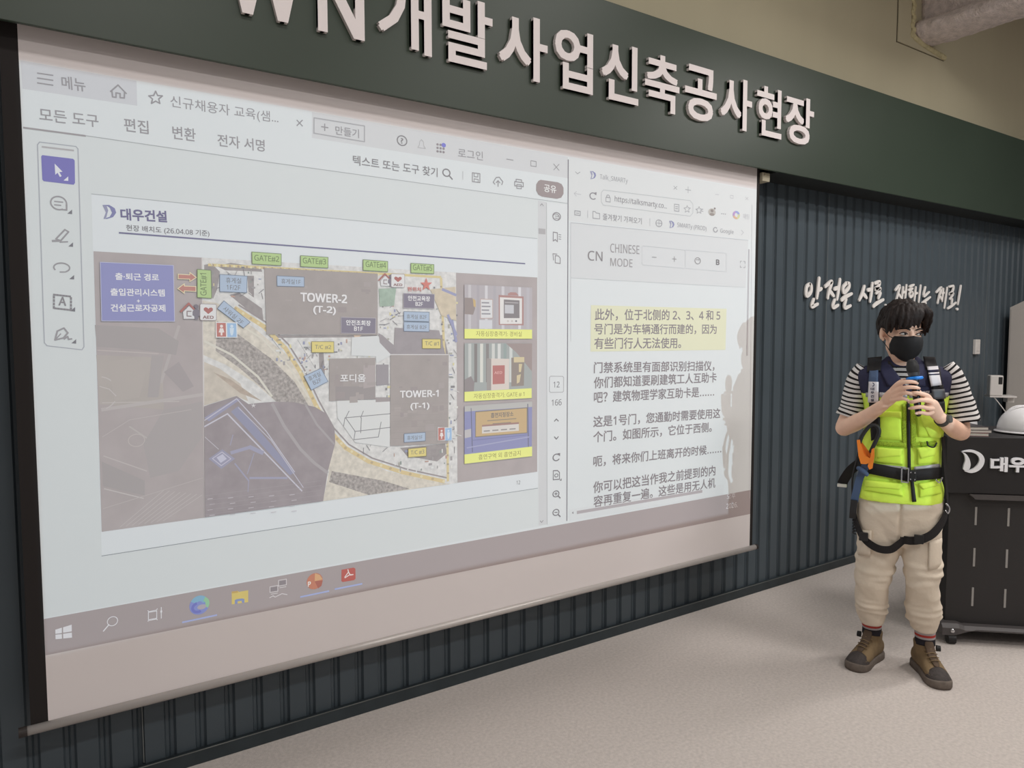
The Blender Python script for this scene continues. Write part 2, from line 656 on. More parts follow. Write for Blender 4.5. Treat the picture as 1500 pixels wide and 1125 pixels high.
box(bm, 3.690, 3.758, -0.170, -0.100, 2.558, 2.609, bev=0.004)
box(bm, 3.708, 3.723, -0.1725, -0.098, 2.594, 2.602)
sobj('case_bracket', bm, m_case, scr)
bm = bmesh.new()
cyl(bm, (0.0, SY + 0.034, 2.72), (3.70, SY + 0.034, 2.72), 0.033, n=20)
sobj('roller', bm, m_bar, scr, True)

WHITE = (208, 214, 218)
_wl = lin3(WHITE)
_projected_tones = {}


def projected_tone(rgb, var=0.0, vscale=20.0):  # the projected picture's light painted as surface colour under an even beam
    if var:
        rgb = tuple(round(a + (b - a) * 0.24) for a, b in zip(rgb, WHITE))
    k = (rgb, var, vscale)
    if k not in _projected_tones:
        a = tuple(min(0.92, 0.80 * lin(c) / w) for c, w in zip(rgb, _wl))
        _projected_tones[k] = mat('picture_tone_%d_%d_%d' % rgb + ('_mottled_%d' % vscale if var else ''), rgb, 0.9, spec=0.05, alb=a, var=var, vscale=vscale)
    return _projected_tones[k]


class Sheet:
    """one flat piece of the picture on the screen: polygons, lines and lettering of several tones in one mesh"""

    def __init__(self, name, layer, parent, wash=0.0):
        self.wash = wash
        self.bm, self.mats, self.name, self.parent = bmesh.new(), [], name, parent
        self.y = SY - 0.0004 - 0.0006 * layer
        self.k = 0

    def mi(self, c):
        if not isinstance(c, bpy.types.Material):
            w = self.wash
            c = tuple(round(a + (b - a) * w) for a, b in zip(c, WHITE))
        m = c if isinstance(c, bpy.types.Material) else projected_tone(c)
        if m not in self.mats:
            self.mats.append(m)
        return self.mats.index(m)

    def P(self, p):
        q = at_y(p[0], p[1], self.y)
        q.y = self.y - 0.000004 * self.k
        q.x = min(max(q.x, 0.0565), 3.6625)      # nothing spills past the fabric
        return q

    def poly(self, pts, c):
        self.k += 1
        self.face([self.P(p) for p in pts], c)
        return self

    def face(self, pts, c):
        f = self.bm.faces.new([self.bm.verts.new(p) for p in pts])
        f.normal_update()
        if f.normal.y > 0:
            f.normal_flip()
        f.material_index = self.mi(c)

    def rect(self, u0, v0, u1, v1, c):
        """upright rectangle in the plane through two opposite corners"""
        self.k += 1
        a, b = self.P((u0, v0)), self.P((u1, v1))
        self.face([Vector((a.x, a.y, a.z)), Vector((b.x, a.y, a.z)), Vector((b.x, a.y, b.z)), Vector((a.x, a.y, b.z))], c)
        return self

    def px(self, u, v):
        return (at_y(u, v - 1, self.y) - at_y(u, v + 1, self.y)).length / 2

    def line(self, pts, w, c, closed=False):
        self.k += 1
        q = [self.P(p) for p in pts]
        if closed:
            q.append(q[0])
        h = w * self.px(*pts[0]) / 2
        for a, b in zip(q, q[1:]):
            d = b - a
            if d.length < 1e-6:
                continue
            d.normalize()
            n = Vector((-d.z, 0, d.x)) * h
            a, b = a.copy(), b.copy()
            self.k += 0.5
            a.y = b.y = self.y - 0.000004 * self.k
            e = d * h * 0.6
            self.face([a - e + n, b + e + n, b + e - n, a - e - n], c)
        return self

    def frame(self, pts, w, c):
        return self.line(pts, w, c, closed=True)

    def disc(self, u, v, ru, c, rv=None, n=24):
        self.k += 1
        o = self.P((u, v))
        rx = (at_y(u + 1, v, self.y).x - at_y(u - 1, v, self.y).x) / 2 * ru
        rz = self.px(u, v) * (rv if rv else ru)
        self.face([o + Vector((rx * math.cos(2 * math.pi * i / n), 0, rz * math.sin(2 * math.pi * i / n))) for i in range(n)], c)
        return self

    def ring(self, u, v, ru, w, c, rv=None, n=24, a0=0, a1=360):
        self.k += 1
        o = self.P((u, v))
        s = (at_y(u + 1, v, self.y).x - at_y(u - 1, v, self.y).x) / 2
        z = self.px(u, v)
        rv = rv if rv else ru
        for i in range(n):
            t0, t1 = R(a0 + (a1 - a0) * i / n), R(a0 + (a1 - a0) * (i + 1) / n)
            f = lambda t, d: o + Vector((s * (ru + d) * math.cos(t), 0, z * (rv + d) * math.sin(t)))
            self.face([f(t0, w / 2), f(t1, w / 2), f(t1, -w / 2), f(t0, -w / 2)], c)
        return self

    def text(self, s, u0, v0, u1, v1, h, c, bold=0.0):
        self.k += 1
        a, b = self.P((u0, v0)), self.P((u1, v1))
        ex = (b - a)
        ex.y = 0
        w = ex.length
        ex.normalize()
        ey = Vector((-ex.z, 0, ex.x))
        stamp(self.bm, s, a, ex, ey, Vector((0, -1, 0)), w, h * self.px(u0, v0), bold=bold, mi=self.mi(c))
        return self

    def done(self):
        me = bpy.data.meshes.new(self.name)
        bmesh.ops.translate(self.bm, verts=self.bm.verts, vec=Vector((-1.92, -SY, -0.31)))
        self.bm.to_mesh(me)
        self.bm.free()
        return link(self.name, me, self.parent, self.mats)


G1, G2, G3 = (128, 126, 131), (146, 144, 149), (176, 177, 181)
pic = Sheet('projected_desktop', 0, scr)
# the two windows (white), the tool bars, the task bar
pic.poly([(26, 87.3), (1112, 278.5), (1112, 715.4), (55, 908.5)], WHITE)
pic.poly([(30, 88.5), (200, 118.5), (201, 155), (33, 130)], (196, 199, 205))
pic.poly([(457, 164), (832, 230), (832, 261), (457, 202)], (200, 203, 207))
pic.poly([(36, 186), (832, 299), (832, 763), (60, 906)], (204, 210, 213))
pic.poly([(134, 284), (787, 349), (788, 715), (149, 814)], (210, 216, 221))
pic.poly([(788, 294), (800, 296), (801, 768), (789, 770)], (198, 201, 205))
pic.poly([(801, 296), (832, 300), (832, 763), (801, 768)], (209, 214, 218))
pic.poly([(833, 230), (1108, 279), (1108, 352), (836, 324), (833, 323)], (206, 210, 213))
pic.poly([(836, 326), (1096, 352), (1092, 421), (836, 407)], (203, 207, 211))
pic.poly([(55, 908.5), (1112, 715.4), (1112, 750), (57, 962)], (164, 156, 158))
pic = pic.done()

# ---- reader window: tabs, menus, buttons
s = Sheet('reader_toolbar', 1, pic, 0.12)
for k in range(3):
    s.line([(55, 107 + 7.2 * k), (77.5, 110.4 + 7.2 * k)], 1.8, G2)
s.text('메뉴', 91, 130, 126, 134.5, 19, G2, .01)
s.line([(162, 134), (173, 124.5), (185, 137)], 2.0, G2)
s.line([(164, 133), (165, 142), (170, 142.6), (170, 136), (176, 137), (176, 143), (182, 143.5), (182.5, 135)], 2.0, G2)
st = [(228 + 10.5 * (1 if i % 2 == 0 else .46) * math.sin(i * math.pi / 5), 143.5 - 10 * (1 if i % 2 == 0 else .46) * math.cos(i * math.pi / 5)) for i in range(10)]
s.frame(st, 1.9, G2)
s.text('신규채용자 교육(샘...', 250, 159, 408, 183, 19.5, G2)
s.line([(435, 176), (443, 184.5)], 1.5, G2).line([(443, 176), (435, 184)], 1.5, G2)
s.text('모든 도구', 58, 177, 145, 187, 18.5, G2, .008)
s.text('편집', 182, 192, 218, 196.5, 19.5, G2, .008)
s.text('변환', 253, 203, 287, 207.5, 19, G2, .008)
s.text('전자 서명', 319, 214, 388, 222.5, 18, G2, .008)
s.line([(35, 187), (125, 199)], 2.6, (150, 146, 150))
s.line([(125, 198.6), (400, 238.5), (832, 298)], 1.0, (164, 166, 170))
s.frame([(460, 172.5), (534, 184.5), (534, 207.6), (460, 195)], 1.6, (165, 165, 170))
s.line([(471, 185.5), (480.5, 187)], 1.6, G2).line([(475.7, 181.5), (475.7, 191.3)], 1.6, G2)
s.text('만들기', 491.5, 197, 526, 202.5, 13, G2, .005)
s.ring(589, 206, 7, 1.5, G1).text('?', 587, 210, 591, 210.6, 8, G1, .01)
s.line([(612, 216), (614.5, 212), (615, 207), (617.5, 204.5), (620.4, 208), (620.6, 213), (623.4, 217.6), (612, 216)], 1.0, G3)
for i in range(3):
    for j in range(3):
        s.disc(641 + 4.4 * i, 211.5 + 5.1 * j + i * .6, 1.7, (140, 135, 140))
s.disc(650, 212.6, 3.2, (120, 122, 200))
s.text('로그인', 671, 230, 707.5, 235, 13, G2)
s.line([(742, 233), (751.6, 234.6)], 1.1, G2)
s.frame([(777.6, 235.4), (785.4, 236.6), (785.4, 244), (777.6, 243)], 1.0, G2)
s.line([(811, 240), (819, 249.6)], 1.0, G2).line([(819, 240.6), (811, 249)], 1.0, G2)
s.text('텍스트 또는 도구 찾기', 517, 241.5, 641, 259.5, 14.5, G1, .008)
s.ring(654, 253, 5.2, 1.7, G1).line([(657.8, 257), (662.5, 262.5)], 2.0, G1)
s.line([(678, 251), (678, 263)], .8, G3)
s.frame([(692, 253), (703, 254.5), (703, 267.5), (692, 266)], 1.3, G2).line([(694.5, 254), (694.5, 258.6), (700, 259.3), (700, 254.6)], 1.1, G2).line([(694.5, 266), (694.5, 262), (700.5, 262.8), (700.5, 267)], 1.1, G2)
s.line([(725, 270), (722.6, 267), (724.5, 263.5), (727, 260), (731.5, 259.6), (734, 263), (736.6, 266), (735, 270.5)], 1.4, G2).line([(729.6, 273), (729.6, 265)], 1.5, G2).line([(726.8, 267.6), (729.6, 264.6), (732.4, 268)], 1.4, G2)
s.frame([(754, 266), (766.5, 267.6), (766.5, 273.6), (754, 272)], 1.4, G2).line([(756, 265.6), (756, 262.5), (764, 263.6), (764, 267)], 1.3, G2).frame([(757, 270), (763.6, 270.8), (763.6, 276.6), (757, 275.8)], 1.2, G2)
s.poly([(792, 263.4), (817, 267), (822.5, 269.6), (825.4, 275), (825.4, 284), (822, 289.5), (816, 291.2), (794, 288), (788.5, 285), (785.4, 279), (785.6, 270), (788.6, 265)], (148, 138, 140))
s.text('공유', 796.8, 280.8, 814.8, 283.4, 11, (222, 224, 226), .01)
s.done()

s = Sheet('tool_palette', 1, pic, 0.15)
s.frame([(58, 208), (111, 214.5), (114.3, 218), (123, 508), (120, 512.4), (69, 506.5), (65, 502), (55, 212)], 1.3, (160, 162, 172))
s.line([(62, 215), (107.6, 220.4)], 2.4, (168, 164, 168))
s.poly([(62, 227.2), (107, 232.6), (109.4, 235), (109.9, 268), (108, 270.6), (64, 265.4), (62, 263), (60.4, 229)], (112, 108, 176))
s.poly([(80, 239.6), (91.6, 251.6), (86.8, 252), (90.4, 258), (87.6, 259.3), (84.4, 253), (81, 256)], (214, 216, 224))
for u, v in ((100, 265), (105.6, 313.6), (107, 361.6), (108.6, 409.4), (110, 456.4), (111.6, 503.4)):
    s.poly([(u - 7, v - .6), (u, v - 6.6), (u, v)], (214, 216, 224) if v < 270 else (112, 110, 118))
s.ring(86, 297.5, 11.6, 2.2, G2, 9.6, a0=-20, a1=300).line([(91, 307), (97.6, 307.6), (97.6, 300)], 2.2, G2)
s.line([(80, 295), (92, 296.2)], 1.8, G2).line([(80, 300), (89, 300.8)], 1.8, G2)
s.frame([(82, 350), (95, 336.4), (100.4, 339.6), (89, 352.6)], 2.2, G2).line([(77, 353), (86, 352.6)], 3, G2).line([(88, 354.6), (99, 354.2)], 2.0, G2)
s.ring(90.5, 392, 11.6, 2.2, G2, 6.6, a0=-60, a1=215).line([(88, 398.5), (96, 398.4)], 1.8, G2)
for k in range(6):
    s.line([(78.6 + 4.4 * k, 431.5 + .5 * k), (81 + 4.4 * k, 431.8 + .5 * k)], 2.6, G1).line([(80 + 4.4 * k, 451.5 + .5 * k), (82.4 + 4.4 * k, 451.8 + .5 * k)], 2.6, G1)
for k in range(4):
    s.line([(79, 434 + 5 * k), (79, 436.6 + 5 * k)], 2.6, G1).line([(104, 436 + 5 * k), (104, 438.6 + 5 * k)], 2.6, G1)
s.text('A', 85.6, 447.4, 97, 448.2, 13, G1, .02)
s.frame([(80.6, 498), (84, 485), (93.6, 480.6), (99.4, 487.6), (93, 495)], 2.3, G2).line([(81, 497.6), (89, 489)], 1.6, G2).line([(94, 496.6), (99, 493), (100.5, 497), (105, 496.4)], 2.3, G2)
s.done()

s = Sheet('reader_side_icon_rail', 1, pic)
s.line([(832.4, 234), (831.8, 400), (830.4, 762.6)], 1.5, (122, 120, 128))
s.line([(800.6, 297), (801.6, 768)], .8, (178, 180, 184))
s.rect(789, 334.4, 799, 343.4, (172, 172, 176))
s.line([(791.6, 301), (793.8, 298.4), (796, 301.4)], 1.0, G2).line([(791.4, 763), (793.4, 765.4), (795.6, 762.4)], 1.0, G2)
s.ring(815.5, 317, 5.6, 1.3, G2).ring(814.6, 318, 4.6, 1.0, G2).line([(813, 316.4), (818, 317)], 1, G2).line([(813, 319.4), (817, 320)], 1, G2)
s.line([(810.4, 340), (816.5, 341), (816.5, 354), (813.4, 351), (810.4, 353), (810.4, 340)], 1.4, G2)
for k in range(3):
    s.line([(818.4, 343.6 + 3.2 * k), (821.8, 344 + 3.2 * k)], 1.0, G2)
s.line([(811, 381), (810, 371.6), (816, 372.4)], 1.2, G2).frame([(813.4, 374.4), (818, 375), (820.6, 378), (820.6, 386), (813.4, 385)], 1.3, G2)
s.frame([(806.6, 551), (824, 551.2), (825.8, 553), (825.6, 573), (824, 574.4), (806.4, 574.8), (804.8, 573), (805, 553)], 1.0, G3)
s.text('12', 810.6, 567.6, 819.6, 567.4, 8.5, G1)
s.text('166', 808, 594.4, 822.6, 593.6, 9, G1)
s.line([(812.2, 617), (815, 613.8), (817.9, 616.8)], 1.5, G1).line([(812.2, 640), (815, 643.2), (817.9, 639.6)], 1.5, G1)
s.ring(815, 670, 4.8, 1.5, G1, a0=40, a1=330).poly([(816.6, 664), (820.6, 663.6), (820.2, 668.6)], G1)
s.frame([(810.4, 689.6), (816.6, 689.2), (819.6, 692), (819.6, 702), (810.4, 702.8)], 1.3, G1).ring(815, 696.4, 2.4, 1, G1).poly([(819.6, 704), (822.6, 700.6), (822.6, 704)], G1)
for v, plus in ((723.4, True), (750.6, False)):
    s.ring(814.4, v, 4.4, 1.3, G1).line([(817.6, v + 3.2), (820.6, v + 6)], 1.8, G1).line([(812.4, v), (816.4, v - .1)], 1.2, G1)
    if plus:
        s.line([(814.4, v - 2.2), (814.4, v + 2.2)], 1.2, G1)
s.done()

# ---- the slide page with its site plan
s = Sheet('slide_page', 1, pic)
s.line([(134, 284), (400, 311), (787, 349.5)], .9, (166, 170, 174))
s.done()
s = Sheet('slide_page', 1, pic)
s.line([(149, 814.4), (366, 780.4), (788, 715)], .9, (140, 144, 150))
DL = [((150, 300.4), (156, 301.4), (158.4, 308), (155.6, 318.4), (151.6, 320.4), (155, 311)), ((150, 300.2), (160, 300.2), (168, 305), (170, 311.4), (165.6, 317.8), (157, 320.4), (151.6, 320.4), (160.6, 317.4), (164, 311.6), (161, 304.6), (157.4, 302))]


def logo_d(sh, u0, v0, u1, v1, c1, c2):
    for pts, c in zip(DL, (c1, c2)):
        sh.poly([(u0 + (a - 149.6) / 20.6 * (u1 - u0), v0 + (b - 299.6) / 21.0 * (v1 - v0)) for a, b in pts], c)


s.done()
s = Sheet('slide_heading', 1, pic)
logo_d(s, 149.6, 299.6, 170.4, 320.8, (150, 152, 178), (132, 134, 172))
s.text('대우건설', 177, 322.4, 245, 326, 17.5, (120, 118, 148), .03)
s.text('현장 배치도 (26.04.08 기준)', 185, 339.4, 307, 347.6, 10.5, G1, .008)
s.line([(175, 341), (480, 364.2), (769, 386.2)], 2.4, (124, 124, 150))
s.done()
s = Sheet('page_number', 1, pic)
s.text('12', 756.6, 709.8, 762, 709.2, 5.6, G1)
s.done()

mp = Sheet('site_plan', 1, pic, 0.24)
DK = (160, 151, 152)
mp.poly([(137, 368), (787, 406.5), (787, 691), (149, 779)], projected_tone(DK, .05, 9))
# greyed-out surroundings on the left
mp.poly([(141, 520), (238, 524), (240, 600), (146, 592)], projected_tone((164, 156, 152), .04, 6))
for a, b, w, c in (((143, 513), (232, 518), 1.5, (176, 168, 167)), ((262, 478), (236, 560), 4, (168, 161, 161)), ((150, 590), (262, 588), 1.6, (176, 169, 168)), ((150, 600), (296, 578), 5, (172, 165, 165)),
                   ((152, 668), (215, 690), 1.6, (178, 171, 171)), ((153, 716), (210, 730), 1.6, (182, 176, 176)), ((190, 625), (250, 665), 2, (172, 166, 166))):
    mp.line([a, b], w, c)
for k in range(8):
    mp.line([(176 + 9 * k, 772 - 1.3 * k), (240 + 8 * k, 718 + 1.0 * k)], .9, (176, 170, 170))
for k in range(9):
    mp.line([(227 - .5 * k, 526 + 4 * k), (232 - .5 * k, 526.5 + 4 * k)], 2, (146, 138, 140))
mp.ring(146, 576, 26, 1.6, (182, 176, 176), 24, a0=-70, a1=82, n=20)
mp.ring(200, 645, 12, 1.2, (178, 170, 168), 9)
mp.poly([(139, 476), (232, 481), (262, 500), (258, 520), (200, 512), (142, 508)], (152, 144, 145)).poly([(158, 530), (196, 524), (214, 545), (204, 582), (168, 588)], (166, 158, 154)).poly([(222, 520), (240, 521), (232, 582), (216, 582)], (156, 148, 150))
mp.poly([(240, 600), (296, 588), (296, 640), (262, 690), (220, 700), (210, 650)], (156, 148, 149)).line([(146, 566), (160, 570), (170, 580)], 1.2, (184, 178, 178)).line([(150, 640), (190, 615), (280, 600)], 1.0, (174, 167, 167)).line([(151, 745), (297, 700)], 1.0, (172, 165, 165))
mp.poly([(240, 545), (268, 574), (284, 566), (262, 530)], (150, 142, 144))
mp.poly([(149, 676), (212, 704), (212, 726), (151, 712)], (152, 144, 146))
# bright centre: pale ground, river road, clutter
mp.poly([(295.5, 377.2), (668, 399.2), (670, 707.5), (300, 758)], projected_tone((206, 205, 205), .13, 45))
mp.line([(295.7, 377.2), (300, 758)], 1.2, (198, 190, 190))
sh_ = projected_tone((140, 132, 134), .08, 40)
for p_ in ([(318, 390), (338, 385), (382, 392), (384, 398), (330, 396)], [(336, 432), (350, 428), (384, 452), (386, 470), (372, 462)], [(362, 404), (372, 404), (372, 436), (364, 430)], [(299, 388), (310, 386), (322, 398), (318, 424), (312, 438), (300, 420)],
           [(392, 491), (552, 491), (552, 494), (396, 495)], [(467, 517), (474, 517), (476, 548), (468, 552)], [(586, 656), (652, 650), (655, 664), (640, 676), (596, 668)], [(640, 492), (650, 490), (657, 520), (646, 519)]):
    mp.poly(p_, sh_)
mp.line([(410, 498), (432, 540), (446, 552)], 1.6, (186, 196, 150)).line([(398, 496), (424, 530)], 1.0, (150, 148, 150)).line([(436, 498), (462, 540)], .8, (158, 156, 158))
mp.poly([(515, 480), (530, 491), (520, 497)], (206, 178, 156))
sand = projected_tone((202, 194, 182), .14, 45)
mp.poly([(297, 440), (318, 444), (372, 480), (420, 520), (452, 566), (478, 622), (512, 662), (566, 690), (640, 706), (660, 709), (473, 734), (482, 690), (461, 600), (404, 588), (372, 560), (330, 534), (298, 520)], sand)
mp.poly([(318, 470), (352, 492), (398, 526), (432, 560), (452, 594), (404, 588), (388, 572), (352, 540), (316, 514)], projected_tone((150, 143, 140), .30, 90))
mp.poly([(486, 690), (560, 704), (600, 716), (540, 725), (482, 706)], projected_tone((150, 143, 140), .30, 90))
mp.line([(300, 500), (340, 520), (378, 552), (398, 580)], 3.2, (206, 202, 192)).line([(330, 462), (384, 496), (424, 538), (452, 582)], 2.4, (208, 203, 192))
mp.poly([(299, 530), (322, 540), (352, 562), (364, 588), (346, 580), (299, 594)], projected_tone((190, 180, 168), .10, 30))
mp.poly([(312, 545), (338, 556), (372, 580), (384, 588), (352, 576)], projected_tone((170, 154, 140), .12, 40))
yel = (206, 184, 132)
cur = [(345, 452), (386, 478), (418, 510), (440, 545), (462, 592), (484, 632), (506, 656), (540, 676), (590, 692), (650, 705)]
mp.line(cur, 6.5, yel)
mp.line([(p[0] + 5, p[1] - 5) for p in cur], 2.4, (138, 130, 132))
for k in range(34):
    f = k / 33 * (len(cur) - 1)
    i = min(int(f), len(cur) - 2)
    u = cur[i][0] + (cur[i + 1][0] - cur[i][0]) * (f - i)
    v = cur[i][1] + (cur[i + 1][1] - cur[i][1]) * (f - i)
    mp.disc(u, v, 2.2, (216, 204, 166) if k % 2 else (176, 156, 120), n=6)
mp.line([(306, 388), (370, 391), (480, 397), (560, 401), (645, 406)], 4.0, (204, 186, 132))
for k in range(40):
    mp.disc(312 + 6.2 * k, 388.4 + .36 * k, 1.9, (214, 206, 170) if k % 2 else (160, 140, 118), n=6)
mp.line([(646, 408), (650, 500), (655, 600), (656, 704)], 4, (204, 188, 140))
for k in range(22):
    mp.disc(646 + .5 * k, 420 + 13 * k, 1.6, (160, 146, 122), n=6)
rnd = random.Random(7)
# crane booms, slabs, containers and parked plant on the pale ground
for k in range(230):
    zone = rnd.choice(((300, 384, 386, 440), (556, 584, 420, 486), (486, 570, 492, 524), (440, 482, 498, 550), (628, 668, 420, 500), (560, 572, 520, 640), (655, 668, 505, 640), (575, 660, 655, 690), (395, 455, 494, 530)))
    u, v = rnd.uniform(zone[0], zone[1]), rnd.uniform(zone[2], zone[3])
    a, b = rnd.uniform(1.5, 6), rnd.uniform(1, 3)
    if rnd.random() < .5:
        a, b = b, a
    c = rnd.choice(((120, 118, 122), (150, 146, 148), (214, 216, 218), (214, 214, 212), (162, 160, 152), (130, 140, 136), (176, 142, 130), (136, 140, 172), (208, 200, 150)))
    mp.rect(u, v, u + a, v + b, c)
for k in range(70):
    zone = rnd.choice(((310, 384, 388, 436), (556, 590, 420, 480), (440, 482, 500, 550), (500, 570, 600, 660), (655, 668, 510, 660)))
    u, v = rnd.uniform(zone[0], zone[1]), rnd.uniform(zone[2], zone[3])
    t = rnd.uniform(0, 6.28)
    mp.line([(u, v), (u + 9 * math.cos(t), v + 9 * math.sin(t))], .8, rnd.choice(((110, 108, 114), (150, 146, 150), (218, 218, 218))))
mp.poly([(554.6, 423), (580, 422), (577, 448), (556, 449)], projected_tone((146, 166, 152), .10, 40))
mp.poly([(630, 424), (667, 420), (668, 470), (646, 462)], projected_tone((196, 182, 160), .10, 30))
for a, b in (((648, 424), (667, 432)), ((656, 462), (668, 490)), ((662, 470), (668, 500))):
    mp.line([a, b], 4, (140, 142, 178))
mp.poly([(493, 587), (571, 585), (571, 655), (520, 648), (494, 612)], (208, 210, 212))
for a, b in (((505, 612), (571, 606)), ((519, 632), (571, 626)), ((520, 632), (506, 612)), ((518, 644), (554, 640)), ((528, 612), (532, 602)), ((506, 612), (511, 602)), ((558, 618), (554, 640)), ((518, 644), (520, 632)), ((529, 612), (528, 634)), ((505, 612), (503, 624))):
    mp.line([a, b], 1.1, (120, 118, 122))
mp.poly([(515, 494), (552, 492), (572, 500), (573, 520), (551, 532), (550, 522), (514, 521)], (207, 210, 213))
mp.poly([(554, 488), (560, 491), (577, 506), (578, 480), (643, 484), (652, 519), (572, 519), (556, 502)], projected_tone((142, 135, 140), .05, 20))
mp.poly([(551, 534), (569, 534), (569, 563), (551, 565)], (140, 134, 140))
mp.poly([(550, 582), (571, 582), (571, 588), (550, 589)], (146, 138, 140))
# night-grey area lower left with a long roof and paths
nk = projected_tone((138, 129, 134), .07, 18)
mp.poly([(299, 595), (346.5, 580), (364, 592), (380, 590), (403.7, 588.4), (430, 589), (461, 596), (478, 606), (490, 630), (490.8, 649), (480, 690), (473, 734), (300, 757.6)], nk)
mp.line([(399, 592), (416, 624), (440, 658), (460, 678), (479, 692)], 4.4, (156, 149, 153)).line([(448, 594), (464, 622), (489, 650)], 3.0, (154, 148, 152))
roof = (138, 138, 168)
mp.poly([(299, 612), (346, 583), (352, 585), (306, 617)], roof)
mp.poly([(338, 603), (349, 594.6), (432, 692), (424, 696)], (132, 132, 160))
mp.line([(299, 616), (346.5, 584), (390, 632), (431, 691)], 1.5, (184, 182, 198)).line([(299, 625), (333, 606), (442, 719)], 2.0, (190, 188, 204)).line([(300, 640), (320, 658)], .8, (186, 184, 196))
mp.line([(349, 597), (397, 645), (444, 714)], 1.2, (180, 178, 196))
mp.poly([(305.4, 671.8), (325.3, 658), (344, 671.8), (324, 686.7)], (140, 138, 164)).frame([(311, 671.6), (325, 662), (338, 672), (324, 682)], 1.1, (186, 184, 202)).poly([(317, 670), (326, 665), (332, 672), (323, 678)], (184, 184, 206))
for a, b, w in (((339, 663), (366, 655), 5), ((366, 655), (384, 663), 6), ((372, 664), (362, 694), 1.2), ((344, 679), (364, 704), 2), ((364, 705), (363, 720), 1.2), ((366, 700), (420, 700), 3), ((341, 637), (337, 652), 1.2)):
    mp.line([a, b], w, (146, 145, 172))
for k in range(5):
    for j in range(4):
        u, v = 304 + 30 * k + 3 * (j % 2), 731 + 8 * j - 1.5 * k
        mp.line([(u, v), (u + 7, v - .9)], 1.0, (184, 180, 188))
for j in range(5):
    mp.line([(301, 726 + 7 * j), (470, 704 + 7 * j)], .5, (150, 142, 148))
st = [(371 + 4.2 * (1 if i % 2 == 0 else .3) * math.sin(i * math.pi / 5), 594 - 4 * (1 if i % 2 == 0 else .3) * math.cos(i * math.pi / 5)) for i in range(10)]
mp.poly(st, (206, 204, 208))
# building blocks
bk = projected_tone((150, 141, 141), .04, 14)
mp.poly([(387, 392.4), (553, 401), (553, 491), (390, 490)], bk)
mp.poly([(482, 525.4), (549.5, 524), (549.5, 585), (482, 587.6)], bk).poly([(491, 566), (549.5, 566), (549.5, 585), (491, 587)], (140, 132, 134)).poly([(532, 535), (549, 535), (549, 566), (532, 569)], (160, 151, 152))
mp.poly([(571.6, 519.6), (657, 519.6), (656, 649.6), (571.4, 653.5)], bk).line([(572, 519.4), (656, 519.4)], 1.2, (206, 204, 206))
for k in range(40):
    z_ = rnd.choice(((394, 540, 412, 484), (576, 650, 524, 645), (486, 545, 530, 582)))
    u, v = rnd.uniform(z_[0], z_[1]), rnd.uniform(z_[2], z_[3])
    mp.rect(u, v, u + rnd.uniform(3, 14), v + rnd.uniform(2, 9), rnd.choice(((154, 145, 145), (146, 137, 137), (143, 134, 135), (157, 148, 147))))
for k in range(7):
    mp.line([(573, 592 + 8.4 * k), (656, 590 + 8.2 * k)], .4, (142, 133, 134))
plan = mp.done()
bk_ = None

s = Sheet('site_plan_label', 7, pic, 0.26)
WT, DT = (224, 224, 228), (96, 94, 98)
s.poly([(146.7, 384), (254, 388.8), (255.7, 470.7), (149, 470)], (124, 126, 182)).frame([(146.7, 384), (254, 388.8), (255.7, 470.7), (149, 470)], .9, (176, 178, 208))
s.text('출·퇴근 경로', 169, 410, 233, 411.6, 10.6, WT, .02)
s.text('출입관리시스템', 162, 433, 241.5, 434.4, 11, WT, .02).text('+', 200.6, 443, 205, 443.1, 4.4, WT, .03).text('건설근로자공제', 162.5, 456.4, 242.5, 456.8, 11, WT, .02)
for fl in (0, 1):
    a = [(261, 401.6), (278, 402.6), (278, 399), (287.6, 406.4), (278, 412.6), (278, 409), (261, 408.4)] if not fl else [(287, 419.6), (270, 419), (270, 415.6), (260.4, 422.8), (270, 429.6), (270, 426), (287, 427)]
    s.poly(a, (176, 112, 104)).frame(a, 1.0, (226, 214, 172))
gr, gb = (164, 192, 124), (96, 110, 80)
for pts, tx in (([(369, 369), (412, 372), (412, 389), (369.5, 386.5)], ('GATE#2', 372.6, 382.4, 409, 384.6)), ([(440.4, 374.4), (480.6, 377), (480.4, 392.6), (440.4, 390.4)], ('GATE#3', 443.6, 386.4, 477.6, 388.4)),
                ([(532, 380.4), (568, 383), (568, 398), (532, 396)], ('GATE#4', 535.6, 391.8, 565.6, 393.6)), ([(602, 385.6), (635.6, 387.6), (635.6, 401), (602, 399.6)], ('GATE#5', 605, 396.4, 633, 397.8)),
                ([(289, 394.5), (309, 396), (310, 437), (289, 435.6)], ('GATE#1', 303.6, 433, 303.2, 400.6))):
    s.poly(pts, gr).frame(pts, .9, gb)
    s.text(*tx, 9.2 if tx[0] != 'GATE#1' else 9.6, (96, 116, 78), .01)
bl, bb = (158, 176, 202), (96, 108, 132)
for pts in ([(322, 402), (362, 404.5), (361.5, 428.6), (322, 427)], [(405.6, 404), (445.6, 406), (445.6, 420), (406, 419)], [(591.6, 456.4), (628.8, 457.4), (628.6, 471), (591.6, 470)], [(591.6, 471.6), (628.8, 472.4), (628.6, 485.8), (591.6, 485)],
            [(445.5, 551), (470, 539.7), (480.5, 558.7), (456, 571.4)], [(592, 635.5), (623, 633.4), (623, 645.7), (592, 648)], [(328, 440.6), (366.5, 472), (356.5, 480.4), (318.5, 452)]):
    s.poly(pts, bl).frame(pts, .8, bb)
s.text('휴게실', 331, 414.6, 353.4, 415.6, 8.4, DT).text('1F/2F', 332, 424.2, 352, 425.2, 7, DT)
s.text('휴게실1F', 412, 415.6, 440.4, 416.8, 7.6, DT)
s.text('휴게실 B2F', 595.6, 467, 625, 467.6, 6.6, DT).text('휴게실 B2F', 595.6, 482, 625, 482.6, 6.6, DT)
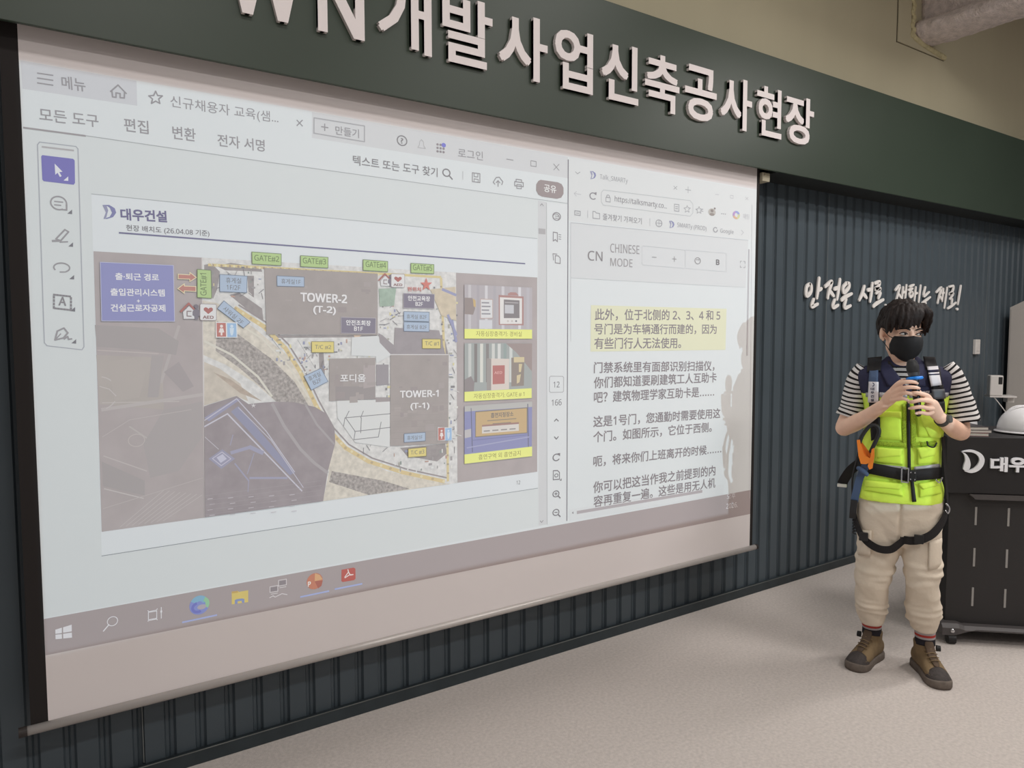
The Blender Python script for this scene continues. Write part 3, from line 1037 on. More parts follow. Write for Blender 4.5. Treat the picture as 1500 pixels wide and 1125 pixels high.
s.text('휴게실', 453.6, 559, 470.6, 550.6, 7.4, DT).text('B2F', 460, 564, 471.4, 558.6, 6, DT)
s.text('휴게실1F', 596.4, 645, 618.6, 643.6, 6.6, DT)
s.text('샤워실 2F', 325.4, 453.6, 353, 476, 7.4, DT)
dk, db = (112, 106, 124), (170, 164, 174)
for pts in ([(499.6, 464.6), (550.6, 466), (550, 488.6), (499.6, 488)], [(591, 429.6), (636.4, 431), (636, 452), (591, 451)]):
    s.poly(pts, dk).frame(pts, .8, db)
s.text('안전조회장', 507, 476.4, 543, 477.4, 8, WT, .02).text('B1F', 518.6, 484.6, 531.4, 485, 6.4, WT, .02)
s.text('안전교육장', 597.6, 440.4, 630, 441.6, 7.6, WT, .02).text('B2F', 608.6, 448, 619.4, 448.3, 5.8, WT, .02)
yl, yb = (214, 196, 112), (120, 110, 72)
for pts, tx in (([(456.6, 500.4), (489, 500.6), (489, 516.4), (456.6, 516.2)], ('T/C #2', 461.4, 511.6, 485, 512)), ([(618.6, 496.6), (645.4, 496.8), (645.4, 510.6), (618.6, 510.4)], ('T/C #1', 622.4, 506.4, 642.4, 506.8)),
                ([(598, 657.5), (624.4, 655), (624.4, 668), (598, 670)], ('T/C #3', 601.6, 666.6, 621.4, 664.8))):
    s.poly(pts, yl).frame(pts, .8, yb)
    s.text(*tx, 6.4, DT)
s.text('TOWER-2', 440, 441.6, 508.4, 444.6, 13.4, WT, .03).text('(T-2)', 458.6, 460.6, 492, 462, 13.2, WT, .03)
s.text('TOWER-1', 585.7, 582.8, 642.4, 581.2, 10.6, WT, .03).text('(T-1)', 601, 601.4, 629, 600.2, 11, WT, .03)
s.text('포디움', 498, 560, 535.4, 559.6, 12, WT, .02)
st = [(624.4 + 9 * (1 if i % 2 == 0 else .4) * math.sin(i * math.pi / 5), 417 - 10 * (1 if i % 2 == 0 else .4) * math.cos(i * math.pi / 5)) for i in range(10)]
s.poly(st, (196, 108, 100))
s.text('현위치', 597, 426.4, 617, 427.2, 6.4, (186, 110, 106), .02)


def house_person(u, v, k):
    f = lambda a, b: (u + a * k, v + b * k)
    s.poly([f(3, 14), f(12, 5), f(21, 14), f(21, 24), f(4, 24)], (208, 208, 212))
    s.line([f(0, 13.5), f(11.5, 1.5), f(22, 13)], 2.6 * k, (158, 92, 88))
    s.line([f(15, 13), f(9, 13), f(9, 20), f(15, 20.4)], 1.6 * k, (126, 110, 112))
    s.disc(*f(22.5, 6), 3.2 * k, (104, 98, 108)).poly([f(17, 13), f(20, 10), f(25, 10), f(28, 13), f(27.6, 20), f(25.6, 20), f(25, 25), f(20, 25), f(19.4, 20), f(17, 19)], (108, 102, 114))


def aed(u, v, k):
    f = lambda a, b: (u + a * k, v + b * k)
    pts = [f(1.5, 0), f(22.5, .8), f(24, 2.4), f(24, 23), f(22.4, 24.4), f(1.6, 24), f(0, 22.6), f(0, 1.4)]
    s.poly(pts, (214, 214, 216)).frame(pts, .8 * k, (146, 132, 134))
    s.poly([f(12, 15), f(5.4, 9.4), f(5.6, 6.4), f(8, 5), f(11, 6), f(12.2, 7.6), f(13.6, 6), f(16.6, 5.4), f(18.8, 7), f(18.6, 10)], (158, 88, 86))
    s.text('AED', *f(4, 21.8), *f(20, 22.2), 4.6 * k, (128, 92, 92), .04)


house_person(265, 443, 1.0)
aed(293, 445, 1.0)
house_person(555, 400, .78)
aed(573, 401, .82)
for u, v, w, h in ((315.8, 471.6, 32, 23), (641, 625.8, 21.4, 19.6)):
    s.poly([(u, v), (u + w, v + .5), (u + w, v + h), (u, v + h)], (214, 214, 216))
    s.rect(u + .04 * w, v + .06 * h, u + .48 * w, v + .94 * h, (176, 100, 94)).rect(u + .52 * w, v + .08 * h, u + .96 * w, v + .96 * h, (140, 176, 216))
    s.disc(u + .27 * w, v + .27 * h, .07 * w, (226, 214, 212)).poly([(u + .2 * w, v + .4 * h), (u + .34 * w, v + .4 * h), (u + .40 * w, v + .66 * h), (u + .31 * w, v + .68 * h), (u + .31 * w, v + .86 * h), (u + .23 * w, v + .86 * h), (u + .23 * w, v + .68 * h), (u + .14 * w, v + .66 * h)], (226, 214, 212))
    s.disc(u + .74 * w, v + .27 * h, .07 * w, (196, 212, 230)).poly([(u + .64 * w, v + .38 * h), (u + .84 * w, v + .38 * h), (u + .82 * w, v + .66 * h), (u + .78 * w, v + .86 * h), (u + .70 * w, v + .86 * h), (u + .66 * w, v + .66 * h)], (196, 212, 230))
s.done()

# three photographs with yellow captions at the right of the slide
s = Sheet('site_photo', 7, pic, 0.28)
s.poly([(680.3, 416.6), (779.5, 421.3), (779.5, 484), (680.3, 484)], (166, 160, 166))
for k, c in enumerate(((186, 182, 188), (158, 152, 160), (200, 198, 204), (160, 154, 162), (194, 192, 198), (170, 166, 174), (206, 206, 212), (172, 168, 176))):
    u = 681 + 12.2 * k
    s.poly([(u + 5, 417 + .6 * k), (u + 9, 417.2 + .6 * k), (u + 9, 482), (u + 5, 482)], c)
s.poly([(680.6, 436), (692, 436.4), (696, 452), (693, 461), (680.6, 460)], (132, 118, 116)).poly([(692.6, 437), (696.6, 440), (697, 450), (693.8, 449)], (190, 160, 104))
s.poly([(704, 438), (721.6, 438.6), (721.8, 466), (704, 466.4)], (210, 210, 214)).frame([(704, 438), (721.6, 438.6), (721.8, 466), (704, 466.4)], .8, (166, 132, 124))
for k in range(4):
    s.line([(706, 443.4 + 5.4 * k), (712 + 2 * (k % 2) + 4, 443.6 + 5.4 * k)], 2, (130, 128, 136))
s.poly([(702, 468.6), (721, 469), (721, 481.6), (702, 481.6)], (200, 202, 210))
s.poly([(730.4, 432), (767, 434.4), (767, 476.6), (730.6, 476)], (156, 112, 110)).poly([(744, 430), (748, 428), (756, 428.4), (760, 433), (744, 432.6)], (160, 116, 112))
s.poly([(732.2, 435.4), (764.6, 437), (764.6, 474.4), (732.4, 474.6)], (216, 214, 214)).poly([(738, 438.6), (761, 440), (761, 466), (738, 466)], (112, 106, 110)).poly([(739.4, 446.4), (752.6, 446.8), (752.6, 459.4), (739.4, 459)], (186, 186, 194)).line([(740, 443), (759, 443.8)], 1.2, (168, 164, 168))
for u, c in ((744, (190, 180, 178)), (750, (190, 180, 178)), (756, (110, 106, 112))):
    s.disc(u, 470.4, 1.5, c, n=10)
s.poly([(680.4, 502.7), (779.5, 502.6), (779, 570), (680.4, 575)], (146, 152, 152))
for k, c in enumerate(((184, 188, 186), (112, 106, 106), (208, 208, 202), (118, 112, 112), (196, 198, 194), (204, 206, 204), (132, 146, 144), (196, 200, 198))):
    u = 686 + 8.6 * k
    s.poly([(u, 503.4), (u + 4.4, 503.4), (u + 4.4, 560), (u, 560)], c)
s.poly([(741, 503), (779.4, 503), (779.2, 544), (756, 516)], (140, 124, 122)).poly([(680.6, 556), (690, 551), (695, 560), (694, 574), (680.6, 575)], (124, 116, 118))
s.poly([(713, 525), (746, 525.6), (745.6, 570), (713, 572)], (206, 194, 188)).poly([(713, 525), (719.6, 525.4), (719.4, 571.6), (713, 572)], (140, 132, 130)).poly([(721.6, 535.4), (739.4, 535), (739.2, 562), (721.6, 563)], (168, 94, 92)).text('AED', 724, 548, 735.6, 547.6, 4, (208, 150, 146), .03)
s.poly([(749, 524), (768, 524), (767.4, 565), (749, 566)], (128, 116, 108)).poly([(752.6, 523), (768, 523), (768, 530.6), (752.6, 531)], (198, 182, 142)).poly([(760, 533), (765, 533), (763, 545), (760, 545)], (198, 182, 142)).poly([(757, 550), (763, 548), (761, 560), (757, 562)], (198, 182, 142))
s.poly([(680.4, 595), (779.5, 588), (779, 656), (680.4, 668)], (122, 124, 172))
s.poly([(680.6, 595), (779.5, 588), (779.4, 596), (680.6, 603)], (170, 170, 168)).poly([(680.6, 630), (690, 628), (690, 640), (680.6, 642)], (176, 172, 176))
s.line([(690, 598), (692, 662)], 1.2, (86, 84, 104)).line([(773, 592), (774, 655)], 1.6, (90, 88, 110)).line([(684, 656), (775, 640)], 1.6, (150, 152, 188)).line([(692, 645), (772, 637)], 1.2, (104, 106, 154))
s.poly([(696.6, 603.4), (772, 597.4), (772, 634), (696.6, 640)], (186, 154, 108)).frame([(696.6, 603.4), (772, 597.4), (772, 634), (696.6, 640)], 1.2, (112, 104, 92))
s.text('흡연지정장소', 719, 612.4, 752, 609.8, 7.6, (100, 92, 90), .02).line([(714, 616.4), (756, 613.2)], 1.2, (122, 110, 102)).line([(722, 621), (748, 619)], 1.4, (116, 104, 98))
s.poly([(706, 625), (760, 620.6), (760, 631), (706, 635.2)], (206, 200, 196)).poly([(706, 622.6), (760, 618.4), (760, 621), (706, 625)], (146, 106, 100))
for k in range(4):
    s.line([(709 + 12.6 * k, 631.6 - k), (717 + 12.6 * k, 631 - k)], 1.8, (130, 124, 124))
cy = (230, 232, 118)
for pts, tx in (([(680.4, 481.7), (779.4, 482.8), (779.4, 496.2), (680.4, 496)], ('자동심장충격기: 경비실', 697.4, 492.4, 764, 493)), ([(680.4, 574), (778.8, 568.6), (778.8, 583), (680.4, 588)], ('자동심장충격기: GATE # 1', 694, 584.2, 768, 580.6)),
                ([(680.4, 665.7), (779.4, 654), (779.4, 668.2), (680.4, 679.4)], ('흡연구역 외 흡연금지', 701, 673.6, 762.6, 667))):
    s.poly(pts, cy)
    s.text(*tx, 7.6, (128, 116, 60))
s.done()

# ---- browser window
s = Sheet('browser_toolbar', 1, pic, 0.05)
B1, B2 = (160, 160, 166), (184, 186, 192)
s.line([(843, 251.6), (846, 254.6), (849.6, 252)], 1.0, B1)
logo_d(s, 864, 250.4, 873.4, 262.4, (150, 152, 178), (140, 142, 178))
s.text('Talk_SMARTy', 878.6, 264, 919.6, 270.4, 9.4, B1)
s.line([(987, 272.6), (991.6, 277.6)], .9, B1).line([(991.6, 273), (987, 277.2)], .9, B1).line([(1004, 277.6), (1012, 278.8)], .9, B1).line([(1008, 273.6), (1008, 282.6)], .9, B1)
s.line([(1048, 284.6), (1053, 285.2)], .8, B2).frame([(1070, 286), (1074, 286.6), (1074, 290.6), (1070, 290)], .8, B2).line([(1092, 288.6), (1096, 293)], .8, B2).line([(1096, 289), (1092, 292.6)], .8, B2)
s.line([(841, 283.4), (851, 284.8)], .9, B2).line([(844.6, 280.4), (841, 283.4), (844.4, 287.4)], .9, B2)
s.ring(868.8, 287.2, 4.6, 1.4, (140, 138, 144), a0=30, a1=320).poly([(870.6, 282), (874, 281.6), (873.6, 286)], (140, 138, 144))
s.frame([(884, 278.2), (1011, 293.8), (1015, 299), (1015, 312), (1011, 316.6), (884, 300.4), (881, 296), (881, 282)], .9, (184, 188, 192))
s.frame([(887.6, 289), (894, 289.8), (894, 296), (887.6, 295.2)], 1.1, B1).ring(890.8, 287.6, 2, 1, B1)
s.text('https://talksmarty.co...', 900.5, 297.6, 976.8, 308, 11, (134, 132, 138))
s.frame([(988, 299), (994.6, 299.8), (994.6, 309.6), (988, 308.8)], 1.0, B1).line([(989.6, 302.6), (993, 303)], 1, B1).line([(989.6, 305.4), (993, 305.8)], 1, B1)
for cu, cv in ((1006.6, 306.4), (1024, 308)):
    s.frame([(cu + 5 * (1 if i % 2 == 0 else .46) * math.sin(i * math.pi / 5), cv - 5.4 * (1 if i % 2 == 0 else .46) * math.cos(i * math.pi / 5)) for i in range(10)], .9, B1)
s.line([(1026, 306), (1030, 306.5)], .9, B1).line([(1026.5, 309), (1030, 309.5)], .9, B1)
s.disc(1043, 310.8, 5.4, (176, 174, 172)).disc(1043, 308.8, 2.2, (140, 134, 132)).disc(1043, 314, 3.6, (146, 140, 138), 2).disc(1047, 305.4, 1.4, (140, 134, 134))
for k in range(3):
    s.disc(1057.4 + 2.6 * k, 313 + .3 * k, .8, B1, n=8)
for k, c in enumerate(((150, 160, 206), (176, 150, 196), (206, 172, 150), (196, 200, 160))):
    s.ring(1078.6, 315, 3.8, 3.0, c, 4.6, a0=90 * k + 20, a1=90 * k + 110, n=8)
s.text('채팅', 1088.4, 320.6, 1097.4, 321.6, 8, (192, 194, 200))
s.frame([(842, 308.6), (850, 309.6), (850, 315.6), (842, 314.6)], 1.3, B1).line([(844, 312), (848, 312.4)], 1.1, B1).line([(861, 308.6), (861, 319)], .8, B2)
s.frame([(868.6, 309.6), (872, 310), (873, 311.8), (878.4, 312.6), (878.4, 320.6), (868.6, 319.6)], 1.1, B1)
s.text('즐겨찾기 가져오기', 883, 322, 940, 328.6, 9.6, (140, 138, 144)).line([(952, 320), (952, 331)], .8, B2)
s.ring(965.2, 327, 4.4, 1.1, B1, 5).line([(965.2, 322), (965.2, 332)], .8, B1).line([(961, 326.6), (969.6, 327.4)], .8, B1)
logo_d(s, 980, 323.2, 988, 334, (150, 152, 178), (140, 142, 178))
s.text('SMARTy (PROD)', 992, 334.4, 1034.8, 340, 8.6, B1).ring(1048, 336.6, 2.8, 1.4, B1, 3.4, a0=40, a1=370).text('Google', 1055, 342.4, 1074.4, 344.6, 8, B1).line([(1086, 337), (1089, 340.6), (1086, 344)], .9, B2)
s.line([(836, 500), (836, 326), (1096, 352)], .7, B2).line([(836, 407), (1092, 421)], .7, (192, 196, 200))
s.text('CN', 861, 381.4, 882.6, 382.8, 14.4, (138, 136, 140), .004).text('CHINESE', 894, 369.6, 936.5, 372.4, 13, (152, 150, 154)).text('MODE', 894, 389.6, 926.4, 391.6, 12, (152, 150, 154))
s.frame([(942, 360), (1002, 366), (1004, 368), (1004, 391), (1002, 393), (942, 388), (940.4, 386), (940.4, 362)], .7, (194, 198, 203)).line([(1004, 366), (1064, 371), (1064, 398), (1004, 393)], .6, (196, 200, 205))
s.line([(955.4, 376.6), (961.4, 377)], 1.0, G2).line([(985, 379.2), (990.6, 379.6)], 1.0, G2).line([(987.8, 376), (987.8, 383)], 1.0, G2)
s.ring(1022, 382, 4, 1.0, G2, 4.6).disc(1020.8, 380.4, .9, G2, n=8).disc(1023.4, 380.6, .9, G2, n=8)
s.text('B', 1048.8, 388, 1053.8, 388.3, 8, (120, 118, 122), .03)
for a in ([(1084.6, 385), (1084.6, 382.4), (1086.6, 382.5)], [(1089, 382.8), (1091.4, 383), (1091.4, 386)], [(1084.6, 389), (1084.6, 391.4), (1086.6, 391.6)], [(1089, 391.8), (1091.4, 392), (1091.4, 389.4)]):
    s.line(a, .8, B1)
s.line([(1097.2, 366), (1094.4, 520)], 3.0, (178, 178, 184)).line([(1101.6, 300), (1098, 730)], .6, (190, 192, 198))
s.done()

s = Sheet('translated_text', 1, pic)
s.poly([(865.7, 447), (1064.3, 452.4), (1062.7, 512.5), (865, 515)], (211, 213, 190))
CT = (136, 131, 136)
for tx, u0, v0, u1, v1, h in (('此外，位于北侧的 2、3、4 和 5', 871.3, 469.6, 1055, 469.8, 17.6), ('号门是为车辆通行而建的，因为', 870.4, 490.4, 1049.7, 489.6, 16.6), ('有些门行人无法使用。', 870.4, 511.4, 997.6, 510.2, 17),
                              ('门禁系统里有面部识别扫描仪，', 869.8, 547.2, 1046.5, 543.4, 17), ('你们都知道要刷建筑工人互助卡', 869.8, 569.2, 1049.7, 560, 17), ('吧？建筑物理学家互助卡是……', 869.8, 590.6, 1046, 580.6, 17),
                              ('这是1号门，您通勤时需要使用这', 869, 626.6, 1055, 612.6, 17), ('个门。如图所示，它位于西侧。', 869, 649, 1042.5, 633, 17), ('呃，将来你们上班离开的时候……', 869, 684.6, 1056.5, 664, 16.6),
                              ('你可以把这当作我之前提到的内', 868.9, 723, 1047.8, 696.4, 17.4), ('容再重复一遍。这些是用无人机', 869.4, 744, 1047.8, 714.6, 17.4)):
    s.text(tx, u0, v0, u1, v1, h, CT, .014)
# lower edge of the text pane cuts the last line
s.poly([(834, 746.4), (1060, 709.6), (1060, 724.6), (834, 762.6)], (206, 211, 215))
s.line([(846, 750.6), (1028, 719.8)], 4.6, (172, 167, 172)).poly([(837.6, 751.2), (840, 749.2), (840, 753)], G2)
s.done()

# ---- task bar icons
s = Sheet('taskbar_icon', 1, pic, 0.12)
TW = (216, 216, 222)
for a in ([(81, 922.4), (90.6, 919.4), (90.6, 927.4), (81.2, 928.6)], [(92.4, 918.9), (105, 915), (105.2, 925), (92.4, 926.9)], [(81.2, 929.8), (90.6, 928.8), (90.8, 935.6), (81.4, 936.4)], [(92.4, 928.4), (105.2, 926.6), (105.6, 934), (92.6, 935.4)]):
    s.poly(a, TW)
s.done()
s = Sheet('taskbar_icon', 1, pic, 0.12)
s.ring(164.8, 910, 7.6, 1.2, TW, 6.6).line([(159.6, 915), (151.4, 924.6)], 1.6, TW)
s.done()
s = Sheet('taskbar_icon', 1, pic, 0.12)
s.frame([(217.4, 897), (229.6, 895), (229.6, 905.6), (217.4, 907.8)], 1.1, TW).line([(216.6, 894.4), (218, 896), (229.4, 893.6), (230.4, 891.6)], 1.1, TW).line([(216.6, 910), (218, 909), (229.4, 906.8), (230.4, 908)], 1.1, TW)
s.line([(236.2, 889.6), (236.2, 905.6)], 1.1, TW).rect(234.8, 894.6, 237.6, 897, TW)
s.done()
s = Sheet('taskbar_icon', 1, pic, 0.12)
s.disc(292, 886.6, 14.6, (126, 136, 196), 13.6, 30)
s.ring(292, 886, 10, 8.4, (124, 168, 196), 9.4, a0=20, a1=150, n=18)
s.ring(294.6, 885, 9.4, 6, (140, 188, 150), 8, a0=-40, a1=60, n=14)
s.disc(295.6, 889, 6.6, (166, 160, 170), 3.6).ring(290, 890, 8, 4, (108, 112, 186), 6.4, a0=100, a1=300, n=16)
s.done()
s = Sheet('taskbar_icon', 1, pic, 0.12)
s.poly([(339.4, 866.6), (348, 865.4), (350, 867), (363.6, 864.6), (363.6, 882), (339.4, 885.4)], (206, 186, 108)).poly([(339.4, 866.6), (348, 865.4), (349, 868), (340, 869.4)], (186, 156, 92)).poly([(344, 884.8), (344, 879), (347, 877.6), (355, 876.6), (358, 877.6), (358, 882.8), (354.6, 883.2), (354, 880), (348, 880.8), (348, 884.2)], (126, 140, 184))
s.done()
s = Sheet('taskbar_icon', 1, pic, 0.12)
for du, dv in ((0, 0), (12.6, -9.4)):
    s.frame([(395.4 + du, 859.6 + dv), (407 + du, 857.6 + dv), (407 + du, 866 + dv), (395.4 + du, 868 + dv)], 1.0, (206, 202, 206)).poly([(396.6 + du, 860.8 + dv), (406 + du, 859.2 + dv), (406 + du, 865 + dv), (396.6 + du, 866.6 + dv)], (134, 126, 132))
    s.line([(397 + du, 870.4 + dv), (406.4 + du, 868.8 + dv)], 1.0, (206, 202, 206))
s.line([(395, 875.6), (400, 872.8), (403, 874.6), (409, 871.6), (413, 869.6), (420.6, 871)], 1.2, (206, 202, 206))
s.done()
s = Sheet('taskbar_icon', 1, pic, 0.12)
s.disc(461, 851.4, 11.8, (186, 118, 96)).poly([(461, 851.4), (461.4, 839.8), (468, 842), (472.6, 848.6)], (206, 160, 118)).poly([(461, 851.4), (472.8, 850.4), (471, 858), (466, 862)], (162, 96, 84))
s.text('P', 451, 859.6, 455.4, 858.8, 7.4, (226, 220, 218), .03)
s.done()
s = Sheet('taskbar_icon', 1, pic, 0.12)
s.poly([(500.4, 834.6), (518, 831.4), (520.6, 833), (520.8, 847.6), (518.8, 849.8), (502, 852.6), (500, 851)], (176, 88, 82))
s.line([(505, 845.6), (510.4, 838), (509.6, 834.4), (510.8, 838.6), (513.4, 842.4), (517.4, 841.6), (512, 842), (505.4, 846.4)], 1.3, (226, 214, 212))
for a in ([(267.6, 911.6), (317.3, 901)], [(440.5, 874.4), (481.5, 865.9)], [(490.9, 863), (530, 855.2)]):
    s.done()
    s = Sheet('taskbar_underline', 1, pic, 0.12)
    s.line(a, 2.4, (158, 168, 214))
s.done()
s = Sheet('taskbar_clock', 1, pic, 0.12)
s.text('오후', 1064.6, 731.6, 1077, 729.6, 8, TW)
s.done()
s = Sheet('taskbar_clock', 1, pic, 0.12)
s.text('2026.', 1063.6, 745.4, 1080.6, 742.8, 7.4, TW)
s.done()
# ================================================================== WALL DEVICES
m_white = mat('white_plastic', (206, 202, 198), 0.45)
m_dkpl = mat('black_plastic', (34, 33, 34), 0.5)
bm = bmesh.new()
box(bm, 6.745, 6.828, -0.024, 0.0, 1.488, 1.613, bev=0.004)
box(bm, 6.757, 6.816, -0.027, -0.020, 1.515, 1.586, bev=0.003)
o = obj('wall_sensor_box', bm, m_white)
tag(o, 'small upright white box mounted alone on the dark wall right of the presenter', 'wall sensor')

q = at_y(1457.5, 565, -0.16)
t = thing('security_camera', 'white indoor camera on a bracket by the dark wall above the lectern', 'camera', (q.x, q.y, q.z - 0.09), R(-52))
bm = bmesh.new()
box(bm, -0.048, 0.048, -0.045, 0.045, 0.008, 0.178, bev=0.008)
obj('housing', bm, m_white, t)
bm = bmesh.new()
box(bm, 0.012, 0.041, -0.0475, -0.043, 0.105, 0.165, bev=0.002)
obj('lens_window', bm, m_dkpl, t)
bm = bmesh.new()
box(bm, -0.045, 0.15, -0.04, 0.12, -0.006, 0.008, bev=0.002)
box(bm, 0.10, 0.15, 0.02, 0.13, -0.05, -0.006, bev=0.002)
obj('bracket', bm, m_white, t)
bm = bmesh.new()
tube(bm, [(-0.01, -0.02, -0.004), (0.03, -0.03, -0.06), (0.075, -0.04, -0.13), (0.12, -0.03, -0.22), (0.16, 0.0, -0.30)], [0.004] * 5, n=8)
obj('cable', bm, m_white, t, True)

# grey locker standing against the wall behind the lectern
m_lock = mat('warm_grey_painted_steel', (186, 180, 174), 0.5, var=0.03, vscale=3)
t = thing('storage_cabinet', 'tall warm grey steel cabinet with a sloping top, cut by the frame behind the lectern', 'cabinet', (7.22, -0.1, 0.0))
bm = bmesh.new()
pf = [(0.02, 0.06), (0.02, 1.89), (-0.50, 2.15), (-0.56, 2.15), (-0.56, 0.06)]
loft(bm, [[Vector((x, y, z)) for y, z in pf] for x in (0.0, 0.75)])
obj('body', bm, m_lock, t)
bm = bmesh.new()
box(bm, -0.0035, 0.0, -0.555, 0.012, 0.09, 1.872, bev=0.002)
obj('side_panel', bm, m_lock, t)
bm = bmesh.new()
box(bm, 0.02, 0.73, -0.54, 0.0, 0.0, 0.06)
obj('plinth', bm, m_dkpl, t)

# ================================================================== LECTERN
m_lec = mat('matt_black_lectern_board', (40, 38, 39), 0.55, var=0.05, vscale=20, spec=0.35)
m_lec2 = mat('charcoal_lectern_panel', (46, 44, 44), 0.6, bump=0.06, bscale=260)
m_grey = mat('dark_grey_moulded_foot', (78, 74, 74), 0.45)
m_sil = mat('silver_logo_plate', (240, 240, 246), 0.35)
m_slot = mat('lit_slot_tone', (150, 147, 144), 0.4)  # light showing in the slots, put into a pale strip colour
m_chr = mat('chrome', (200, 200, 202), 0.2, metal=0.9)
LANG = R(-43.8)
LO = Vector((4.11, -1.09, 0.0))
lec = thing('lectern', 'black electronic lectern on castors with a silver crescent logo, beside the presenter', 'lectern', LO, LANG)
LN = Vector((-math.sin(LANG), math.cos(LANG), 0))
LX = Vector((math.cos(LANG), math.sin(LANG), 0))


def lp(u, v, d=0.0):
    p = at_plane(u, v, LO - LN * d, LN) - LO
    return Vector((p.dot(LX), p.dot(LN), p.z))


WD = 0.72
bm = bmesh.new()
box(bm, -0.034, WD, 0.0, 0.52, 0.815, 1.118, bev=0.004)
obj('upper_box', bm, m_lec, lec)
bm = bmesh.new()
box(bm, 0.0, WD - 0.035, 0.03, 0.48, 0.10, 0.815, bev=0.003)
obj('pedestal', bm, m_lec2, lec)
for x0 in (0.128, 0.287, 0.446, 0.605):
    for z0, z1 in ((0.640, 0.738), (0.415, 0.515), (0.198, 0.300)):
        bm = bmesh.new()
        box(bm, x0, x0 + 0.011, 0.0275, 0.0305, z0, z1, bev=0.001)
        obj('vent', bm, m_slot, lec)
bm = bmesh.new()
pf = [(0.085, 0.812), (0.115, 0.785), (0.66, 0.785), (0.69, 0.812)]
loft(bm, [[Vector((x, y, z)) for x, z in pf] for y in (-0.006, 0.04)])
obj('pull_ledge', bm, m_grey, lec)
# moulded foot with an arched underside
bm = bmesh.new()
top = [(-0.03, 0.095), (-0.02, 0.115), (0.04, 0.105), (0.06, 0.112), (0.64, 0.112), (0.66, 0.105), (0.71, 0.115), (0.722, 0.095)]
n = 28
A = []
for i in range(n):
    x = -0.032 + 0.756 * i / (n - 1)
    zt = 0.112 - 0.01 * (abs(x - 0.345) < 0.29)
    e = min(x + 0.032, 0.724 - x)
    zb = 0.052 + 0.036 * min(1, max(0, (e - 0.07) / 0.10)) ** 0.7
    A.append((x, zb, zt))
loft(bm, [[Vector((x, -0.03, zb)), Vector((x, 0.50, zb)), Vector((x, 0.50, zt)), Vector((x, -0.012, zt)), Vector((x, -0.03, zt - 0.02))] for x, zb, zt in A])
foot = obj('foot', bm, m_grey, lec)
for x, y in ((0.02, -0.005), (0.67, -0.005), (0.02, 0.46), (0.67, 0.46)):
    bm = bmesh.new()
    cyl(bm, (x - 0.019, y, 0.028), (x + 0.019, y, 0.028), 0.028, n=20)
    box(bm, x - 0.014, x + 0.014, y - 0.014, y + 0.014, 0.03, 0.06, bev=0.004)
    obj('caster', bm, m_dkpl, lec)
bm = bmesh.new()
ellipsoid(bm, (0.018, -0.031, 0.077), (0.012, 0.007, 0.012), nu=14, nv=8)
obj('bolt_cap', bm, m_chr, foot, True)


def plate(bm, pts, y0, y1):
    A = [bm.verts.new((x, y0, z)) for x, z in pts]
    B = [bm.verts.new((x, y1, z)) for x, z in pts]
    m = len(pts)
    for i in range(m):
        bm.faces.new((A[i], A[(i + 1) % m], B[(i + 1) % m], B[i]))
    bm.faces.new(A[::-1])
    bm.faces.new(B)


# crescent logo: a horn at the left and a sweeping outer arc
horn = ([(420, 885), (438, 900), (450, 930), (452, 965), (440, 1005), (434, 1040), (446, 1052)], [(428, 884), (462, 905), (486, 940), (498, 975), (500, 1010), (486, 1046), (450, 1056)])
arc = ([(425, 880), (470, 868), (520, 866), (570, 882), (610, 912), (628, 952), (620, 1000), (590, 1042), (548, 1068), (500, 1076), (448, 1062)], [(430, 883), (470, 884), (510, 888), (548, 902), (574, 927), (582, 957), (570, 994), (540, 1028), (505, 1046), (480, 1053), (450, 1057)])
bm = bmesh.new()
for outer, inner in (horn, arc):
    O, I = ([lp(1340 + p.x / 6.25, 520 + p.y / 6.25) for p in spline([Vector((*q, 0)) for q in s], 3)] for s in (outer, inner))
    loft(bm, [[Vector((o.x, -0.002, o.z)), Vector((i.x, -0.002, i.z)), Vector((i.x, -0.014, i.z)), Vector((o.x, -0.014, o.z))] for o, i in zip(O, I)])
obj('logo', bm, m_sil, lec)
a_, b_ = lp(1449, 690.2), lp(1449, 669)
for i, ch in enumerate('대우건설'):
    bm = bmesh.new()
    stamp(bm, ch, Vector((a_.x + 0.089 * i, -0.008, a_.z)), Vector((1, 0, 0)), Vector((0, 0, 1)), Vector((0, -1, 0)), 0.082, b_.z - a_.z, bold=0.035, depth=0.006)
    obj('letter', bm, m_sil, lec)

# ---- things lying on the lectern
m_hat = mat('white_helmet_shell', (216, 214, 216), 0.3, spec=0.5)
m_tan = mat('tan_strap', (176, 146, 112), 0.8)


